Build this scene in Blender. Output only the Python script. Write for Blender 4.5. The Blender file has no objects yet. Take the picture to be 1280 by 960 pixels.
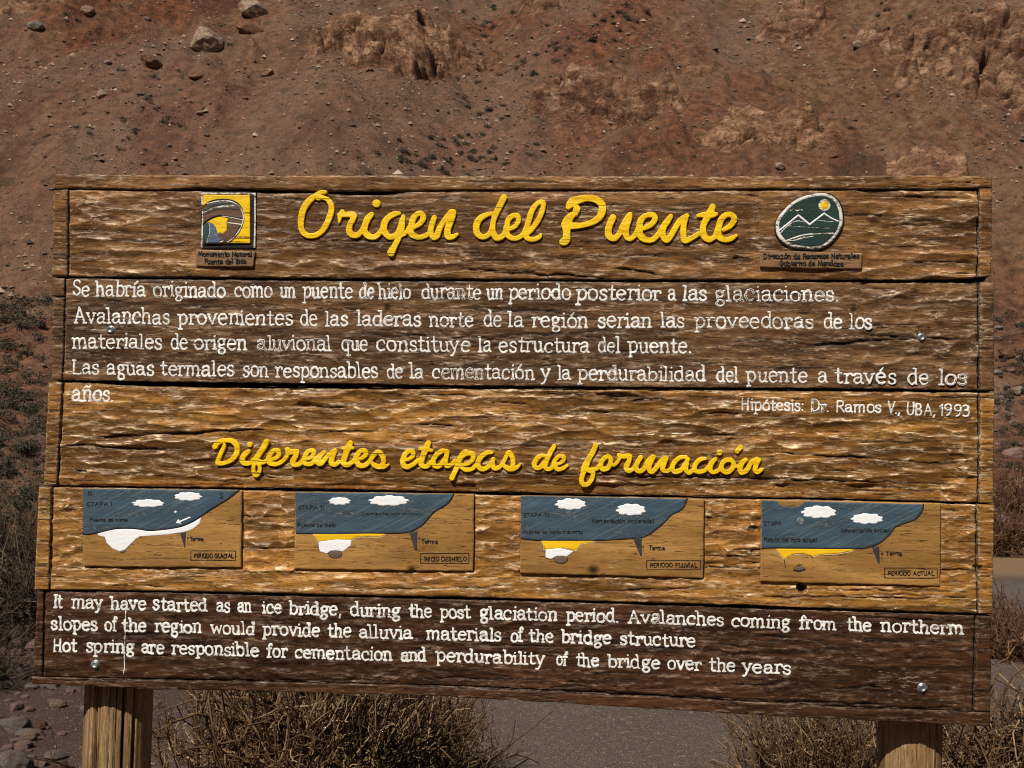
import bpy, bmesh, math, random
import numpy as np
from mathutils import Vector, Matrix, noise as mnoise

random.seed(7); rng = np.random.default_rng(11)
S = bpy.context.scene
COL = S.collection
R_ = math.radians

# ------------------------------------------------------------------ camera
FPX, CX, CY = 1500.0, 640.0, 480.0          # focal length and centre in photograph pixels
PITCH, ROLL, YAW = R_(2.4), 0.024, R_(5.0)
CAM = np.array([0.0, 0.0, 1.6])
FW = np.array([0, math.cos(PITCH), math.sin(PITCH)])
r0 = np.array([1.0, 0, 0]); u0 = np.array([0, -math.sin(PITCH), math.cos(PITCH)])
RT = math.cos(ROLL)*r0 + math.sin(ROLL)*u0
UP = -math.sin(ROLL)*r0 + math.cos(ROLL)*u0
cd = bpy.data.cameras.new('camera'); cam = bpy.data.objects.new('camera', cd); COL.objects.link(cam)
cd.sensor_width = 36; cd.lens = 36*FPX/1280; cd.clip_start = 0.05; cd.clip_end = 2000
cam.matrix_world = Matrix(((RT[0], UP[0], -FW[0], CAM[0]), (RT[1], UP[1], -FW[1], CAM[1]), (RT[2], UP[2], -FW[2], CAM[2]), (0, 0, 0, 1)))
cd.dof.use_dof = True; cd.dof.focus_distance = 3.0; cd.dof.aperture_fstop = 16.0
S.camera = cam

# ------------------------------------------------------------------ sky, sun, exposure
NRM = np.array([-math.sin(YAW), -math.cos(YAW), 0.0])      # sign normal, towards the viewer
HOR = np.array([math.cos(YAW), -math.sin(YAW), 0.0])
tosun = NRM*1.0 - HOR*0.38 + np.array([0, 0, 1.12])
tosun /= np.linalg.norm(tosun)
w = bpy.data.worlds.new('World'); S.world = w; w.use_nodes = True
nt = w.node_tree; nt.nodes.clear()
sky = nt.nodes.new('ShaderNodeTexSky'); sky.sky_type = 'NISHITA'; sky.sun_disc = False
sky.sun_elevation = math.asin(tosun[2]); sky.sun_rotation = math.atan2(tosun[0], tosun[1]); sky.altitude = 2700
bg = nt.nodes.new('ShaderNodeBackground'); bg.inputs['Strength'].default_value = 0.05
wo = nt.nodes.new('ShaderNodeOutputWorld')
nt.links.new(sky.outputs[0], bg.inputs[0]); nt.links.new(bg.outputs[0], wo.inputs[0])
sl = bpy.data.lights.new('sun', 'SUN'); sl.energy = 5.0; sl.angle = R_(0.5); sl.color = (1.0, 0.94, 0.84)
so = bpy.data.objects.new('sun', sl); COL.objects.link(so); so.location = (-20, -30, 30)
so.rotation_euler = Vector(tuple(tosun)).to_track_quat('Z', 'Y').to_euler()
S.render.engine = 'CYCLES'; S.cycles.filter_width = 1.1
S.view_settings.view_transform = 'Standard'; S.view_settings.look = 'None'
S.view_settings.exposure = 0.0; S.view_settings.gamma = 1.0; S.view_settings.use_curve_mapping = False

# ------------------------------------------------------------------ small helpers
def link(name, me, mat=None, parent=None, loc=(0, 0, 0)):
    o = bpy.data.objects.new(name, me); COL.objects.link(o); o.location = loc
    if mat is not None:
        for m in (mat if isinstance(mat, (list, tuple)) else [mat]): me.materials.append(m)
    if parent is not None: o.parent = parent
    return o
def tag(o, label=None, cat=None, group=None, kind=None):
    if label: o['label'] = label
    if cat: o['category'] = cat
    if group: o['group'] = group
    if kind: o['kind'] = kind
    return o
def mesh_np(name, V, tris=None, quads=None, smooth=False, attrs=None):
    me = bpy.data.meshes.new(name)
    V = np.asarray(V, np.float32)
    parts, tot, cnt = [], [], 0
    if quads is not None and len(quads): parts.append(np.asarray(quads, np.int32).ravel()); tot.append(np.full(len(quads), 4, np.int32))
    if tris is not None and len(tris): parts.append(np.asarray(tris, np.int32).ravel()); tot.append(np.full(len(tris), 3, np.int32))
    idx = np.concatenate(parts); tot = np.concatenate(tot)
    st = np.zeros(len(tot), np.int32); st[1:] = np.cumsum(tot)[:-1]
    me.vertices.add(len(V)); me.vertices.foreach_set('co', V.ravel())
    me.loops.add(len(idx)); me.loops.foreach_set('vertex_index', idx)
    me.polygons.add(len(tot)); me.polygons.foreach_set('loop_start', st); me.polygons.foreach_set('loop_total', tot)
    if smooth: me.polygons.foreach_set('use_smooth', np.ones(len(tot), bool))
    for k, a in (attrs or {}).items():
        at = me.attributes.new(k, 'FLOAT', 'POINT'); at.data.foreach_set('value', np.asarray(a, np.float32))
    me.update(calc_edges=True); me.validate()
    return me
TAB = rng.random((256, 256))
def vnoise(x, y, seed=0):
    x = np.asarray(x, float)+seed*37.31; y = np.asarray(y, float)+seed*91.7
    xi = np.floor(x).astype(int); yi = np.floor(y).astype(int); fx = x-xi; fy = y-yi
    fx = fx*fx*(3-2*fx); fy = fy*fy*(3-2*fy)
    a = TAB[xi % 256, yi % 256]; b = TAB[(xi+1) % 256, yi % 256]; c = TAB[xi % 256, (yi+1) % 256]; d = TAB[(xi+1) % 256, (yi+1) % 256]
    return (a*(1-fx)+b*fx)*(1-fy)+(c*(1-fx)+d*fx)*fy
def fbm(x, y, o=4, seed=0, g=0.5):
    s = 0; a = 1; t = 0
    for i in range(o): s = s+a*vnoise(x*2**i, y*2**i, seed+i*3); t += a; a *= g
    return s/t
def ridged(x, y, o=4, seed=0):
    s = 0; a = 1; t = 0
    for i in range(o): s = s+a*(1-np.abs(2*vnoise(x*2**i, y*2**i, seed+i*3)-1)); t += a; a *= .5
    return s/t
def sstep(a, b, x): t = np.clip((x-a)/(b-a), 0, 1); return t*t*(3-2*t)

# ------------------------------------------------------------------ the plane of the sign
ROOT = CAM+np.array([0, 3.0, 0])
def P(px, py, h=0.0):
    """point of the sign face seen at photo pixel (px,py), h pixels (2 mm each) proud of it"""
    px = np.asarray(px, float); py = np.asarray(py, float); h = np.asarray(h, float)
    d = FW*FPX+RT*(px[..., None]-CX)-UP*(py[..., None]-CY)
    t = ((ROOT-CAM)@NRM)/(d@NRM)
    return CAM+d*t[..., None]+NRM*(h[..., None]*0.002)
SB = ROOT.copy(); SB[2] = 0.0       # base of the sign: origin of its empty
sign = bpy.data.objects.new('wooden_sign', None); COL.objects.link(sign); sign.location = tuple(SB)
tag(sign, 'carved wooden information board of five planks on two round posts, with yellow and white lettering', 'sign')
def PL(px, py, h=0.0): return P(px, py, h)-SB

# ------------------------------------------------------------------ node helpers
class NB:
    def __init__(s, name):
        s.m = bpy.data.materials.new(name); s.m.use_nodes = True; s.t = s.m.node_tree; s.t.nodes.clear()
        s.o = s.n('ShaderNodeOutputMaterial'); s.b = s.n('ShaderNodeBsdfPrincipled'); s.l(s.b.outputs[0], s.o.inputs[0])
    def n(s, ty, **k):
        x = s.t.nodes.new(ty)
        for a, v in k.items(): setattr(x, a, v)
        return x
    def l(s, a, b): s.t.links.new(a, b)
    def co(s, sc=(1, 1, 1), rot=(0, 0, 0)):
        tc = s.n('ShaderNodeTexCoord'); mp = s.n('ShaderNodeMapping'); mp.inputs['Scale'].default_value = sc; mp.inputs['Rotation'].default_value = rot
        s.l(tc.outputs['Object'], mp.inputs[0]); return mp.outputs[0]
    def noise(s, co, scale, det=4, rough=.55, dist=0.0):
        x = s.n('ShaderNodeTexNoise'); x.inputs['Scale'].default_value = scale; x.inputs['Detail'].default_value = det
        x.inputs['Roughness'].default_value = rough; x.inputs['Distortion'].default_value = dist; s.l(co, x.inputs['Vector']); return x.outputs[0]
    def vor(s, co, scale, feat='F1', rand=1.0):
        x = s.n('ShaderNodeTexVoronoi'); x.feature = feat; x.inputs['Scale'].default_value = scale; x.inputs['Randomness'].default_value = rand; s.l(co, x.inputs['Vector']); return x
    def ramp(s, f, stops):
        x = s.n('ShaderNodeValToRGB'); e = x.color_ramp.elements
        while len(e) < len(stops): e.new(.5)
        for i, (p, c) in enumerate(stops):
            e[i].position = p; e[i].color = (c if isinstance(c, (tuple, list)) else (c, c, c))[:3]+(1,) if not isinstance(c, (int, float)) else (c, c, c, 1)
        s.l(f, x.inputs[0]); return x.outputs[0]
    def mix(s, f, a, b, mode='MIX'):
        x = s.n('ShaderNodeMix', data_type='RGBA', blend_type=mode)
        for v, i in ((f, 0), (a, 6), (b, 7)):
            if isinstance(v, (int, float)): x.inputs[i].default_value = v if i == 0 else (v, v, v, 1)
            elif isinstance(v, (tuple, list)): x.inputs[i].default_value = tuple(v[:3])+(1,)
            else: s.l(v, x.inputs[i])
        return x.outputs[2]
    def math(s, op, a, b=0.0, c=0.0):
        x = s.n('ShaderNodeMath', operation=op)
        for v, i in ((a, 0), (b, 1), (c, 2)):
            if isinstance(v, (int, float)): x.inputs[i].default_value = v
            else: s.l(v, x.inputs[i])
        return x.outputs[0]
    def attr(s, name): x = s.n('ShaderNodeAttribute', attribute_name=name); return x.outputs['Fac']
    def bump(s, h, strength=.5, dist=.002, prev=None):
        x = s.n('ShaderNodeBump'); x.inputs['Strength'].default_value = strength; x.inputs['Distance'].default_value = dist
        s.l(h, x.inputs['Height'])
        if prev is not None: s.l(prev, x.inputs['Normal'])
        return x.outputs[0]
    def set(s, col=None, rough=None, nrm=None, metal=None, spec=None):
        for v, k in ((col, 'Base Color'), (rough, 'Roughness'), (metal, 'Metallic'), (spec, 'Specular IOR Level')):
            if v is None: continue
            if isinstance(v, (int, float)): s.b.inputs[k].default_value = v
            elif isinstance(v, (tuple, list)): s.b.inputs[k].default_value = tuple(v[:3])+(1,)
            else: s.l(v, s.b.inputs[k])
        if nrm is not None: s.l(nrm, s.b.inputs['Normal'])
        return s.m

def wood(name, dark, mid, light, pale, pale_amt=1.0, rough=.42, vertical=False, fine=1.0, spec=.17):
    """weathered carved timber: grain along its length, paler wood on worn ridges, on planks also sunlit slopes painted in"""
    b = NB(name)
    A = (lambda l, c: (c, c, l)) if vertical else (lambda l, c: (l, c, c))
    g1 = b.noise(b.co(A(2.2, 34)), 1.0, 6, .62, .6)
    g2 = b.noise(b.co(A(9, 260)), 1.0, 4, .6, .4)
    big = b.noise(b.co(A(2.0, 9)), 1.0, 3, .5, .8)
    g3 = b.noise(b.co(A(40, 330)), 1.0, 3, .7)
    f = b.math('ADD', b.math('MULTIPLY', g1, .62), b.math('MULTIPLY', g2, .38))
    col = b.ramp(f, [(.20, dark), (.46, mid), (.74, light)])
    col = b.mix(b.ramp(big, [(.36, 1.0), (.58, 0.0)]), col, b.mix(.55, col, dark), 'MIX')
    col = b.mix(b.math('MULTIPLY', b.attr('stain'), .8), col, b.mix(b.ramp(g2, [(.3, 0.0), (.7, 1.0)]), tuple(c*.8 for c in dark), tuple((x*.55+y*.45) for x, y in zip(dark, mid))))
    col = b.mix(b.math('MULTIPLY', b.attr('dirt_shade'), 1.0), col, tuple(c*.22 for c in dark))
    pa = b.math('MULTIPLY', b.math('MULTIPLY', b.attr('ridge'), b.ramp(b.noise(b.co(A(26, 150)), 1.0, 4, .65), [(.46, 0.0), (.62, 1.0)])), pale_amt)
    col = b.mix(pa, col, pale)
    spk = b.ramp(g3, [(.60, 0.0), (.70, 1.0)])
    col = b.mix(b.math('MULTIPLY', spk, .07*fine), col, pale)
    chk = b.ramp(b.noise(b.co(A(4.2, 210)), 1.0, 2, .5, 1.2), [(.325, 1.0), (.355, 0.0)])
    col = b.mix(b.math('MULTIPLY', chk, .8), col, tuple(c*.25 for c in dark))
    fib = b.ramp(b.noise(b.co(A(14, 420)), 1.0, 3, .6, .3), [(.36, 1.0), (.43, 0.0)])
    col = b.mix(b.math('MULTIPLY', fib, .36*fine), col, tuple(c*.6 for c in dark))
    flk = b.ramp(b.noise(b.co(A(30, 300)), 1.0, 3, .65, .4), [(.60, 0.0), (.65, 1.0)])
    col = b.mix(b.math('MULTIPLY', flk, b.math('ADD', b.math('MULTIPLY', b.attr('ridge'), .95), .02*fine)), col, tuple(min(1, c*1.25) for c in pale))
    nb = b.math('MULTIPLY', b.noise(b.co(A(46, 210)), 1.0, 2, .6), b.noise(b.co(A(5, 22)), 1.0, 3, .6))
    col = b.mix(b.math('MULTIPLY', b.ramp(nb, [(.385, 0.0), (.43, 1.0)]), .55*fine), col, tuple(min(1, c*.8) for c in pale))
    col = b.mix(b.math('MULTIPLY', b.ramp(b.noise(b.co(A(24, 170)), 1.0, 3, .6), [(.34, 1.0), (.40, 0.0)]), .6*fine), col, tuple(c*.5 for c in dark))
    rg = b.ramp(g3, [(.35, rough-.08), (.7, rough+.20)])
    h = b.math('SUBTRACT', b.math('ADD', b.math('MULTIPLY', g2, .7), b.math('MULTIPLY', g3, .6)), b.math('ADD', b.math('MULTIPLY', chk, 1.2), b.math('MULTIPLY', fib, .7)))
    n1 = b.bump(h, .6*fine, .0014)
    return b.set(col, rg, n1, spec=spec)
# ------------------------------------------------------------------ planks: outlines in the sign plane (photo pixels)
def pl(*pts): a = np.array(pts, float); return lambda t: np.interp(t, a[:, 0], a[:, 1])
top1 = pl((60, 217.5), (400, 219), (800, 220), (1100, 219.5), (1190, 218.5), (1245, 221.5))
crack = pl((66, 237), (95, 235), (200, 237.5), (250, 234.5), (320, 236), (400, 238.5), (505, 238), (600, 237.5), (655, 236.5), (800, 237.5), (950, 236), (1180, 236), (1222, 234.5))
crackB = pl((66, 238.5), (95, 237), (200, 238.8), (250, 238.5), (320, 241), (375, 241), (440, 243.5), (485, 244), (510, 239.5), (600, 239.3), (655, 239), (800, 239), (950, 238), (1180, 238), (1222, 237))
s12 = pl((60, 346.3), (300, 348), (440, 349.3), (560, 349.6), (860, 350.8), (1140, 350.8), (1200, 350.2), (1215, 350.2), (1245, 348))
s12g = pl((60, 1.0), (400, 1.5), (700, 1.4), (1100, 1.4), (1190, 1.8), (1215, 2.6), (1245, 2.8)); _s12g = s12g; s12g = lambda x: _s12g(x)*1.2+.25
s23 = pl((50, 476), (120, 477.5), (170, 479.5), (300, 481.5), (440, 482.8), (650, 484.5), (860, 486), (1080, 487.3), (1245, 489.6))
s23g = pl((50, .8), (125, 1.1), (150, 2.3), (250, 2.6), (420, 2.7), (560, 1.6), (860, 1.2), (1100, 1.4), (1245, 1.0)); _s23g = s23g; s23g = lambda x: _s23g(x)*1.2+.25
s34 = pl((45, 607.5), (200, 610), (440, 613.5), (640, 617.5), (860, 621.5), (1000, 623.5), (1245, 630))
s34g = pl((45, .7), (300, 1.0), (370, 1.6), (560, 1.0), (640, 1.8), (720, 1.0), (1245, .8)); _s34g = s34g; s34g = lambda x: _s34g(x)*1.2+.25
s45 = pl((38, 738.5), (200, 740), (440, 745.5), (640, 750), (860, 756.5), (1050, 763), (1245, 769.5))
s45g = pl((38, .8), (300, 1.0), (640, 1.1), (900, 1.1), (930, 2.0), (975, 1.2), (1245, 1.0)); _s45g = s45g; s45g = lambda x: _s45g(x)*1.2+.25
bot5 = pl((38, 855), (200, 862), (360, 865), (560, 871), (700, 879), (860, 889), (1000, 897), (1100, 902), (1245, 908.5))
vc = lambda *p: pl(*p)     # x as a function of y
PLK = [  # left, right edge; left, right groove; top, bottom; name of zone
 dict(L=vc((218, 67), (300, 65.5), (347, 63.5)), R=vc((218, 1240.5), (300, 1240), (350, 1239)), gl=vc((238, 85), (345, 84.3)), gr=vc((238, 1223.5), (348, 1222.5)), T=top1, B=lambda x: s12(x)-s12g(x), h0=0.0),
 dict(L=vc((347, 63.5), (476, 61.5)), R=vc((350, 1243), (490, 1243.5)), gl=vc((350, 80.5), (420, 79), (476, 77)), gr=vc((350, 1224.5), (490, 1224.5)), T=lambda x: s12(x)+s12g(x), B=lambda x: s23(x)-s23g(x), h0=-1.2),
 dict(L=vc((476, 60), (607, 54)), R=vc((490, 1243.5), (630, 1242)), gl=vc((476, 77.5), (607, 70.5)), gr=vc((490, 1224.5), (630, 1224)), T=lambda x: s23(x)+s23g(x), B=lambda x: s34(x)-s34g(x), h0=-.4),
 dict(L=vc((607, 48.5), (738, 43)), R=vc((630, 1243), (769, 1240.5)), gl=vc((607, 64.5), (738, 61.5)), gr=vc((630, 1221), (769, 1222.5)), T=lambda x: s34(x)+s34g(x), B=lambda x: s45(x)-s45g(x), h0=1.2),
 dict(L=vc((738, 45.5), (856, 38.5)), R=vc((769, 1240), (908, 1238.5)), gl=vc((738, 54), (846, 52)), gr=vc((769, 1220), (890, 1217.5)), T=lambda x: s45(x)+s45g(x), B=bot5, h0=-1.5)]
rim5 = pl((40, 846), (200, 850), (360, 853), (560, 858), (700, 864), (860, 873), (1000, 881), (1100, 886), (1245, 891))

# ------------------------------------------------------------------ relief of the carved face, one raster at 1 px (2 mm)
X0, Y0, WX, WY = 30, 208, 1226, 712
gx, gy = np.meshgrid(np.arange(WX)+X0, np.arange(WY)+Y0)
gx = gx.astype(float); gy = gy.astype(float)
HS = np.zeros((WY, WX)); RG = np.zeros((WY, WX)); DT = np.zeros((WY, WX))
def gouges(x0, x1, y0, y1, a, bb, depth, seed, slope=0.0, jit=1.25):
    depth *= .80
    """overlapping gouge cuts: the lowest of many shallow bowls"""
    r = np.random.default_rng(seed)
    ny = max(1, int(round((y1-y0)/(bb*1.15)))); nx = max(1, int(round((x1-x0)/(a*1.25))))
    ya, yb = int(y0-40-Y0), int(y1+40-Y0); ya = max(ya, 0); yb = min(yb, WY); xa = max(int(x0-60-X0), 0); xb = min(int(x1+60-X0), WX)
    h = np.full((yb-ya, xb-xa), 2.2); h2 = np.full((yb-ya, xb-xa), 2.4)
    wx = gx[ya:yb, xa:xb]; wy = gy[ya:yb, xa:xb]
    X = wx+(fbm(wx/26, wy/10, 2, seed)-.5)*5; Y = wy+(fbm(wx/50, wy/20, 2, seed+5)-.5)*5
    for j in range(-1, ny+1):
        for i in range(-1, nx+1):
            cx = x0+(i+.5+(j % 2)*.5+r.uniform(-.5, .5)*jit)*(x1-x0)/nx; cy = y0+(j+.5+r.uniform(-.5, .5)*jit)*(y1-y0)/ny
            cy += slope*(cx-x0)
            A = a*r.uniform(.5, 1.6); B = bb*r.uniform(.6, 1.4); off = r.uniform(0, .35); tl = r.uniform(-.06, .06)
            i0 = max(int(cx-A*1.7-X0-xa), 0); i1 = min(int(cx+A*1.7-X0-xa), xb-xa); j0 = max(int(cy-B*1.9-8-Y0-ya), 0); j1 = min(int(cy+B*1.9+8-Y0-ya), yb-ya)
            if i1 <= i0 or j1 <= j0: continue
            dx = (X[j0:j1, i0:i1]-cx)/A; dy = (Y[j0:j1, i0:i1]-cy+tl*(X[j0:j1, i0:i1]-cx))/B
            dy = dy*np.where(dy > 0, 1.32, .80); q = dx*dx+dy*dy+off
            s = h[j0:j1, i0:i1]; s2 = h2[j0:j1, i0:i1]
            s2[:] = np.minimum(s2, np.maximum(s, q)); s[:] = np.minimum(s, q)
    rr = np.clip(1-(h2-h)/.42, 0, 1)*sstep(.30, .75, h)
    return (slice(ya, yb), slice(xa, xb)), (np.minimum(h, 1.8)-1.0)*depth, rr
def carve(i, a, bb, depth, seed, x0=40, x1=1250, mask=None, **k):
    y0 = [218, 348, 478, 608, 738][i]; y1 = [352, 492, 632, 772, 912][i]
    sl, h, rr = gouges(x0, x1, y0, y1, a, bb, depth, seed, **k)
    m = np.ones_like(h) if mask is None else mask(gx[sl], gy[sl])
    T, B = PLK[i]['T'], PLK[i]['B']
    X = gx[sl]; Y = gy[sl]
    inside = (Y > T(X)-2) & (Y < B(X)+2)
    L = PLK[i]['gl'](Y)+1; R = PLK[i]['gr'](Y)-1
    ins = inside & (X > L-1) & (X < R+1)
    if i == 0: ins &= Y > crackB(X)-1
    if i == 4: ins &= Y < rim5(X)
    HS[sl] = np.where(ins, HS[sl]*(1-m)+(h-.25*abs(depth))*m, HS[sl]); RG[sl] = np.where(ins, RG[sl]*(1-m)+rr*m, RG[sl])
xm = lambda a, b: (lambda X, Y: sstep(a-12, a+12, X+(fbm(X/20, Y/15, 2, 3)-.5)*30)*(1-sstep(b-12, b+12, X)))
carve(0, 27, 8.5, 3.0, 1, slope=.0)
carve(0, 36, 9.5, 5.6, 2, x0=1040, x1=1230, mask=xm(1075, 1240))
carve(1, 24, 7, 1.5, 3)
carve(1, 24, 11.5, 5.4, 4, x0=1040, x1=1230, mask=xm(1085, 1240))
carve(2, 34, 9, 5.2, 5)
carve(2, 27, 8.5, 4.0, 15, x0=60, x1=260, mask=xm(0, 230))
carve(3, 18, 8.5, 4.6, 6)
carve(3, 40, 7, 2.4, 7, mask=lambda X, Y: sstep(100, 115, Y-s34(X)))
carve(4, 19, 7, 1.9, 8)
# flatter ground under the lettering and the diagrams
def flatten(x0, x1, y0, y1, amt, f=8):
    m = sstep(x0-f, x0+f, gx)*(1-sstep(x1-f, x1+f, gx))*sstep(y0-f, y0+f, gy)*(1-sstep(y1-f, y1+f, gy))*amt
    HS[:] = HS*(1-m); RG[:] = RG*(1-m*.4)
flatten(362, 930, 240, 318, .7); flatten(268, 960, 556, 600, .7)
for (xa, ya, xb, yb) in [(103.8, 611, 302, 708.5), (369, 615.5, 592, 712.5), (651, 620.5, 879.5, 720), (951.5, 626, 1175, 730)]:
    m = sstep(xa-1.5, xa, gx)*(1-sstep(xb+1.2, xb+3.0, gx))*(1-sstep(yb+1.2, yb+3.2, gy))*(gy > 605); HS[:] = HS*(1-m)+(-5.0)*m
flatten(925, 1220, 495, 522, .5); flatten(85, 145, 482, 505, .5); flatten(240, 330, 240, 340, .7); flatten(945, 1085, 240, 340, .7)
# broad undulation, rough grain
HS += (fbm(gx/90, gy/22, 2, 21)-.5)*1.0+(fbm(gx/26, gy/2.6, 3, 31)-.5)*.40*(.1+1.4*sstep(.42, .62, fbm(gx/80, gy/18, 3, 33)))
gr_ = vnoise(gx/14, gy/1.5, 41); HS += (gr_-.5)*.3
FY = np.gradient(HS, axis=0); RG *= .05+1.15*sstep(.08, .42, FY)  # sunlit tint painted on ridge slopes that face upward
rough_up = fbm(gx/60, gy/20, 2, 51)
chip = np.clip(ridged(gx/16, gy/3.2, 3, 61)-.72, 0, 1)*6*sstep(.45, .62, rough_up)
HS -= chip*.4; RG += chip*.25
# splits and checks that run along the grain: (x0,y0,x1,y1,width,depth)
def split(x0, y0, x1, y1, wd=1.0, dp=4.0, seed=0, wob=2.0):
    ia, ib = int(max(x0-X0, 0)), int(min(x1-X0, WX-1))
    if ib-ia < 3: return
    xs = np.arange(ia, ib)+X0; t = (xs-x0)/(x1-x0)
    yc = y0+(y1-y0)*t+(fbm(xs/18, xs*0+seed*3.3, 3, seed)-.5)*2*wob
    ww = wd*np.sin(np.pi*np.clip(t, 0.02, .98))**.6*(.5+fbm(xs/7, xs*0+seed*1.7, 2, seed+2))
    for k, x in enumerate(xs):
        j0 = int(yc[k]-4-Y0); jj = np.arange(max(j0, 0), min(j0+9, WY)); d = np.abs(jj+Y0-yc[k])
        m = np.clip(1-d/(ww[k]+.35), 0, 1)
        HS[jj, ia+k] -= dp*m; DT[jj, ia+k] = np.maximum(DT[jj, ia+k], np.clip(m*1.6, 0, 1))
rs = np.random.default_rng(5)
for k in range(200):
    i = rs.integers(0, 5); x = rs.uniform(70, 1180); ln = rs.uniform(20, 110); T, B = PLK[i]['T'](x), PLK[i]['B'](x); y = rs.uniform(T+5, B-5)
    split(x, y, min(x+ln, 1236), y+rs.uniform(-1, 2), rs.uniform(.3, 1.0), rs.uniform(1.5, 3.5), k+10)
for k, (a) in enumerate([(600, 340, 760, 346, 1.8, 4), (560, 337, 690, 338, 1.0, 3), (100, 547, 330, 537, 2.2, 4), (78, 556, 200, 562, 1.2, 3), (1010, 433, 1165, 421, 1.8, 4), (985, 428, 1060, 430, 1, 3),
        (1085, 418, 1215, 424, 1.2, 4), (745, 492, 800, 497, 3.5, 5), (790, 502, 830, 499, 2, 4), (860, 485, 905, 492, 1.2, 3), (520, 746, 720, 752, 1, 3), (460, 737, 640, 733, .9, 3),
        (700, 740, 900, 735, .8, 2), (910, 745, 1220, 748, 1, 3), (975, 736, 1210, 740, .9, 3), (1040, 862, 1110, 858, 1.2, 3), (970, 877, 1110, 882, 1.6, 4), (1020, 884, 1215, 886, 1.2, 3),
        (60, 850, 500, 852, 1.2, 3), (480, 856, 960, 876, 1.3, 3), (770, 335, 830, 345, 1.6, 4), (600, 590, 1200, 606, 1.0, 3), (960, 566, 1200, 580, 1.4, 3), (340, 246, 420, 252, 1, 3),
        (150, 300, 240, 302, .9, 3), (1080, 243, 1215, 247, .8, 3), (620, 420, 760, 414, 1.2, 3), (450, 418, 640, 424, 1.0, 3), (330, 758, 470, 766, .8, 2), (700, 800, 980, 822, .9, 2), (1060, 770, 1200, 778, 1, 3)]):
    split(*a, seed=200+k, wob=2.5)
# cross-checks in the end margins
for k in range(60):
    i = rs.integers(0, 5); side = rs.random() < .5
    yT, yB = [(240, 344), (352, 472), (482, 604), (612, 736), (742, 850)][i]
    y = rs.uniform(yT, yB)
    if side: split(PLK[i]['L'](y), y, PLK[i]['gl'](y)-1, y+rs.uniform(-1, 1), .5, 2.5, 400+k, 1.0)
    else: y += 6+10*(i > 1); split(PLK[i]['gr'](y)+1, y, PLK[i]['R'](y), y+rs.uniform(-1, 1), .45, 2.5, 400+k, 1.0)
# knots and dark marks: x, y, rx, ry, depth, dirt
for (x, y, a, b_, dp, dd) in [(930, 324, 13, 4, 1.5, .9), (920, 322, 5, 2.5, 2, 1), (345, 315, 9, 2, 1, .8), (100, 589.5, 8, 2.5, 4, 1), (484, 385, 3.5, 5, 2, .8), (1068, 386, 4, 7, 1, .75), (772, 494, 16, 6, 1.5, .85), (812, 493, 20, 5, .8, .6),
        (939, 661, 11, 4, 2.5, .9), (935, 692, 10, 3, 2.5, .9), (1218, 236, 3, 3, 2, .5), (515, 716, 9, 2.5, 1.5, .9), (742, 719, 8, 4, 1.2, .8), (1005, 392, 8, 1.5, 1, .7), (1169, 391, 4, 2, 2, 1), (225, 724, 14, 2, 1, .7),
        (150, 545, 25, 4, .8, .5), (108, 288, 30, 2, .8, .4), (150, 289, 16, 3, 1, .6), (1222, 710, 6, 3, 4, 1), (1090, 288, 20, 2, 1, .4), (195, 512, 8, 2, 1, .7), (120, 514, 16, 2, 1, .6), (128, 218, 2, 1.5, 2, 1), (550, 228, 1.4, 1.4, 2, 1), (148, 229, 1.2, 1.2, 2, 1)]:
    q = ((gx-x)/a)**2+((gy-y+(fbm(gx/5, gy/2, 2, 9)-.5)*4)/b_)**2
    m = np.clip(1.25-q, 0, 1); HS -= dp*m; DT = np.maximum(DT, m*dd)
q = np.hypot(gx-1002.5, gy-734.8); m = 1-sstep(5.2, 6.8, q); HS = HS*(1-m)-14*m; DT = np.maximum(DT, m)
# long darker streaks: grime that has settled in the rough belts
st_ = fbm(gx/110, gy/9, 4, 71); DT = np.maximum(DT, sstep(.60, .74, st_)*.45)
# the top margin of the first plank and the bottom margin of the last are planed, not carved
for i in range(5):
    m = (gy > PLK[i]['T'](gx)) & (gy < PLK[i]['B'](gx)); HS[m] += PLK[i]['h0']
HS = np.clip(HS, -16, 3.8)
RG = np.clip(RG+sstep(.5, .72, fbm(gx/30, gy/3, 3, 81))*.35, 0, 1)
# darker heartwood and old stain: patches with an outline of their own
TN = np.zeros((WY, WX))
def stain(x, y, rx, ry, amt, seed=0):
    q = ((gx-x+(fbm(gx/40, gy/8, 3, seed)-.5)*50)/rx)**2+((gy-y+(fbm(gx/50, gy/9, 3, seed+3)-.5)*26)/ry)**2
    TN[:] = np.maximum(TN, min(1, amt*1.2)*(1-sstep(.35, 1.25, q)))
for k, s_ in enumerate([(230, 572, 260, 30, 1), (120, 540, 130, 26, .95), (620, 586, 420, 20, .85), (1050, 590, 260, 20, .75), (1080, 556, 170, 9, .55), (640, 555, 300, 8, .5), (640, 285, 320, 34, .75), (285, 285, 70, 30, .6), (330, 262, 200, 16, .7),
        (150, 262, 120, 12, .5), (1010, 300, 150, 20, .35), (120, 410, 70, 45, .9), (330, 455, 300, 16, .55), (560, 420, 330, 14, .75), (1060, 430, 190, 16, .6), (900, 370, 260, 12, .4), (740, 498, 90, 12, .8), (880, 500, 70, 10, .55), (170, 514, 80, 7, .6), (1060, 518, 170, 14, .5),
        (1140, 300, 90, 9, .35), (620, 640, 25, 16, .3), (330, 680, 25, 22, .25), (600, 730, 300, 7, .4), (640, 790, 700, 30, .35), (300, 800, 260, 60, .4), (1100, 840, 200, 40, .3), (430, 880, 300, 10, .5)]): stain(*s_, seed=k)
TN = np.clip(TN+.65*sstep(.50, .64, fbm(gx/55, gy/7, 4, 171)), 0, 1)
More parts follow.
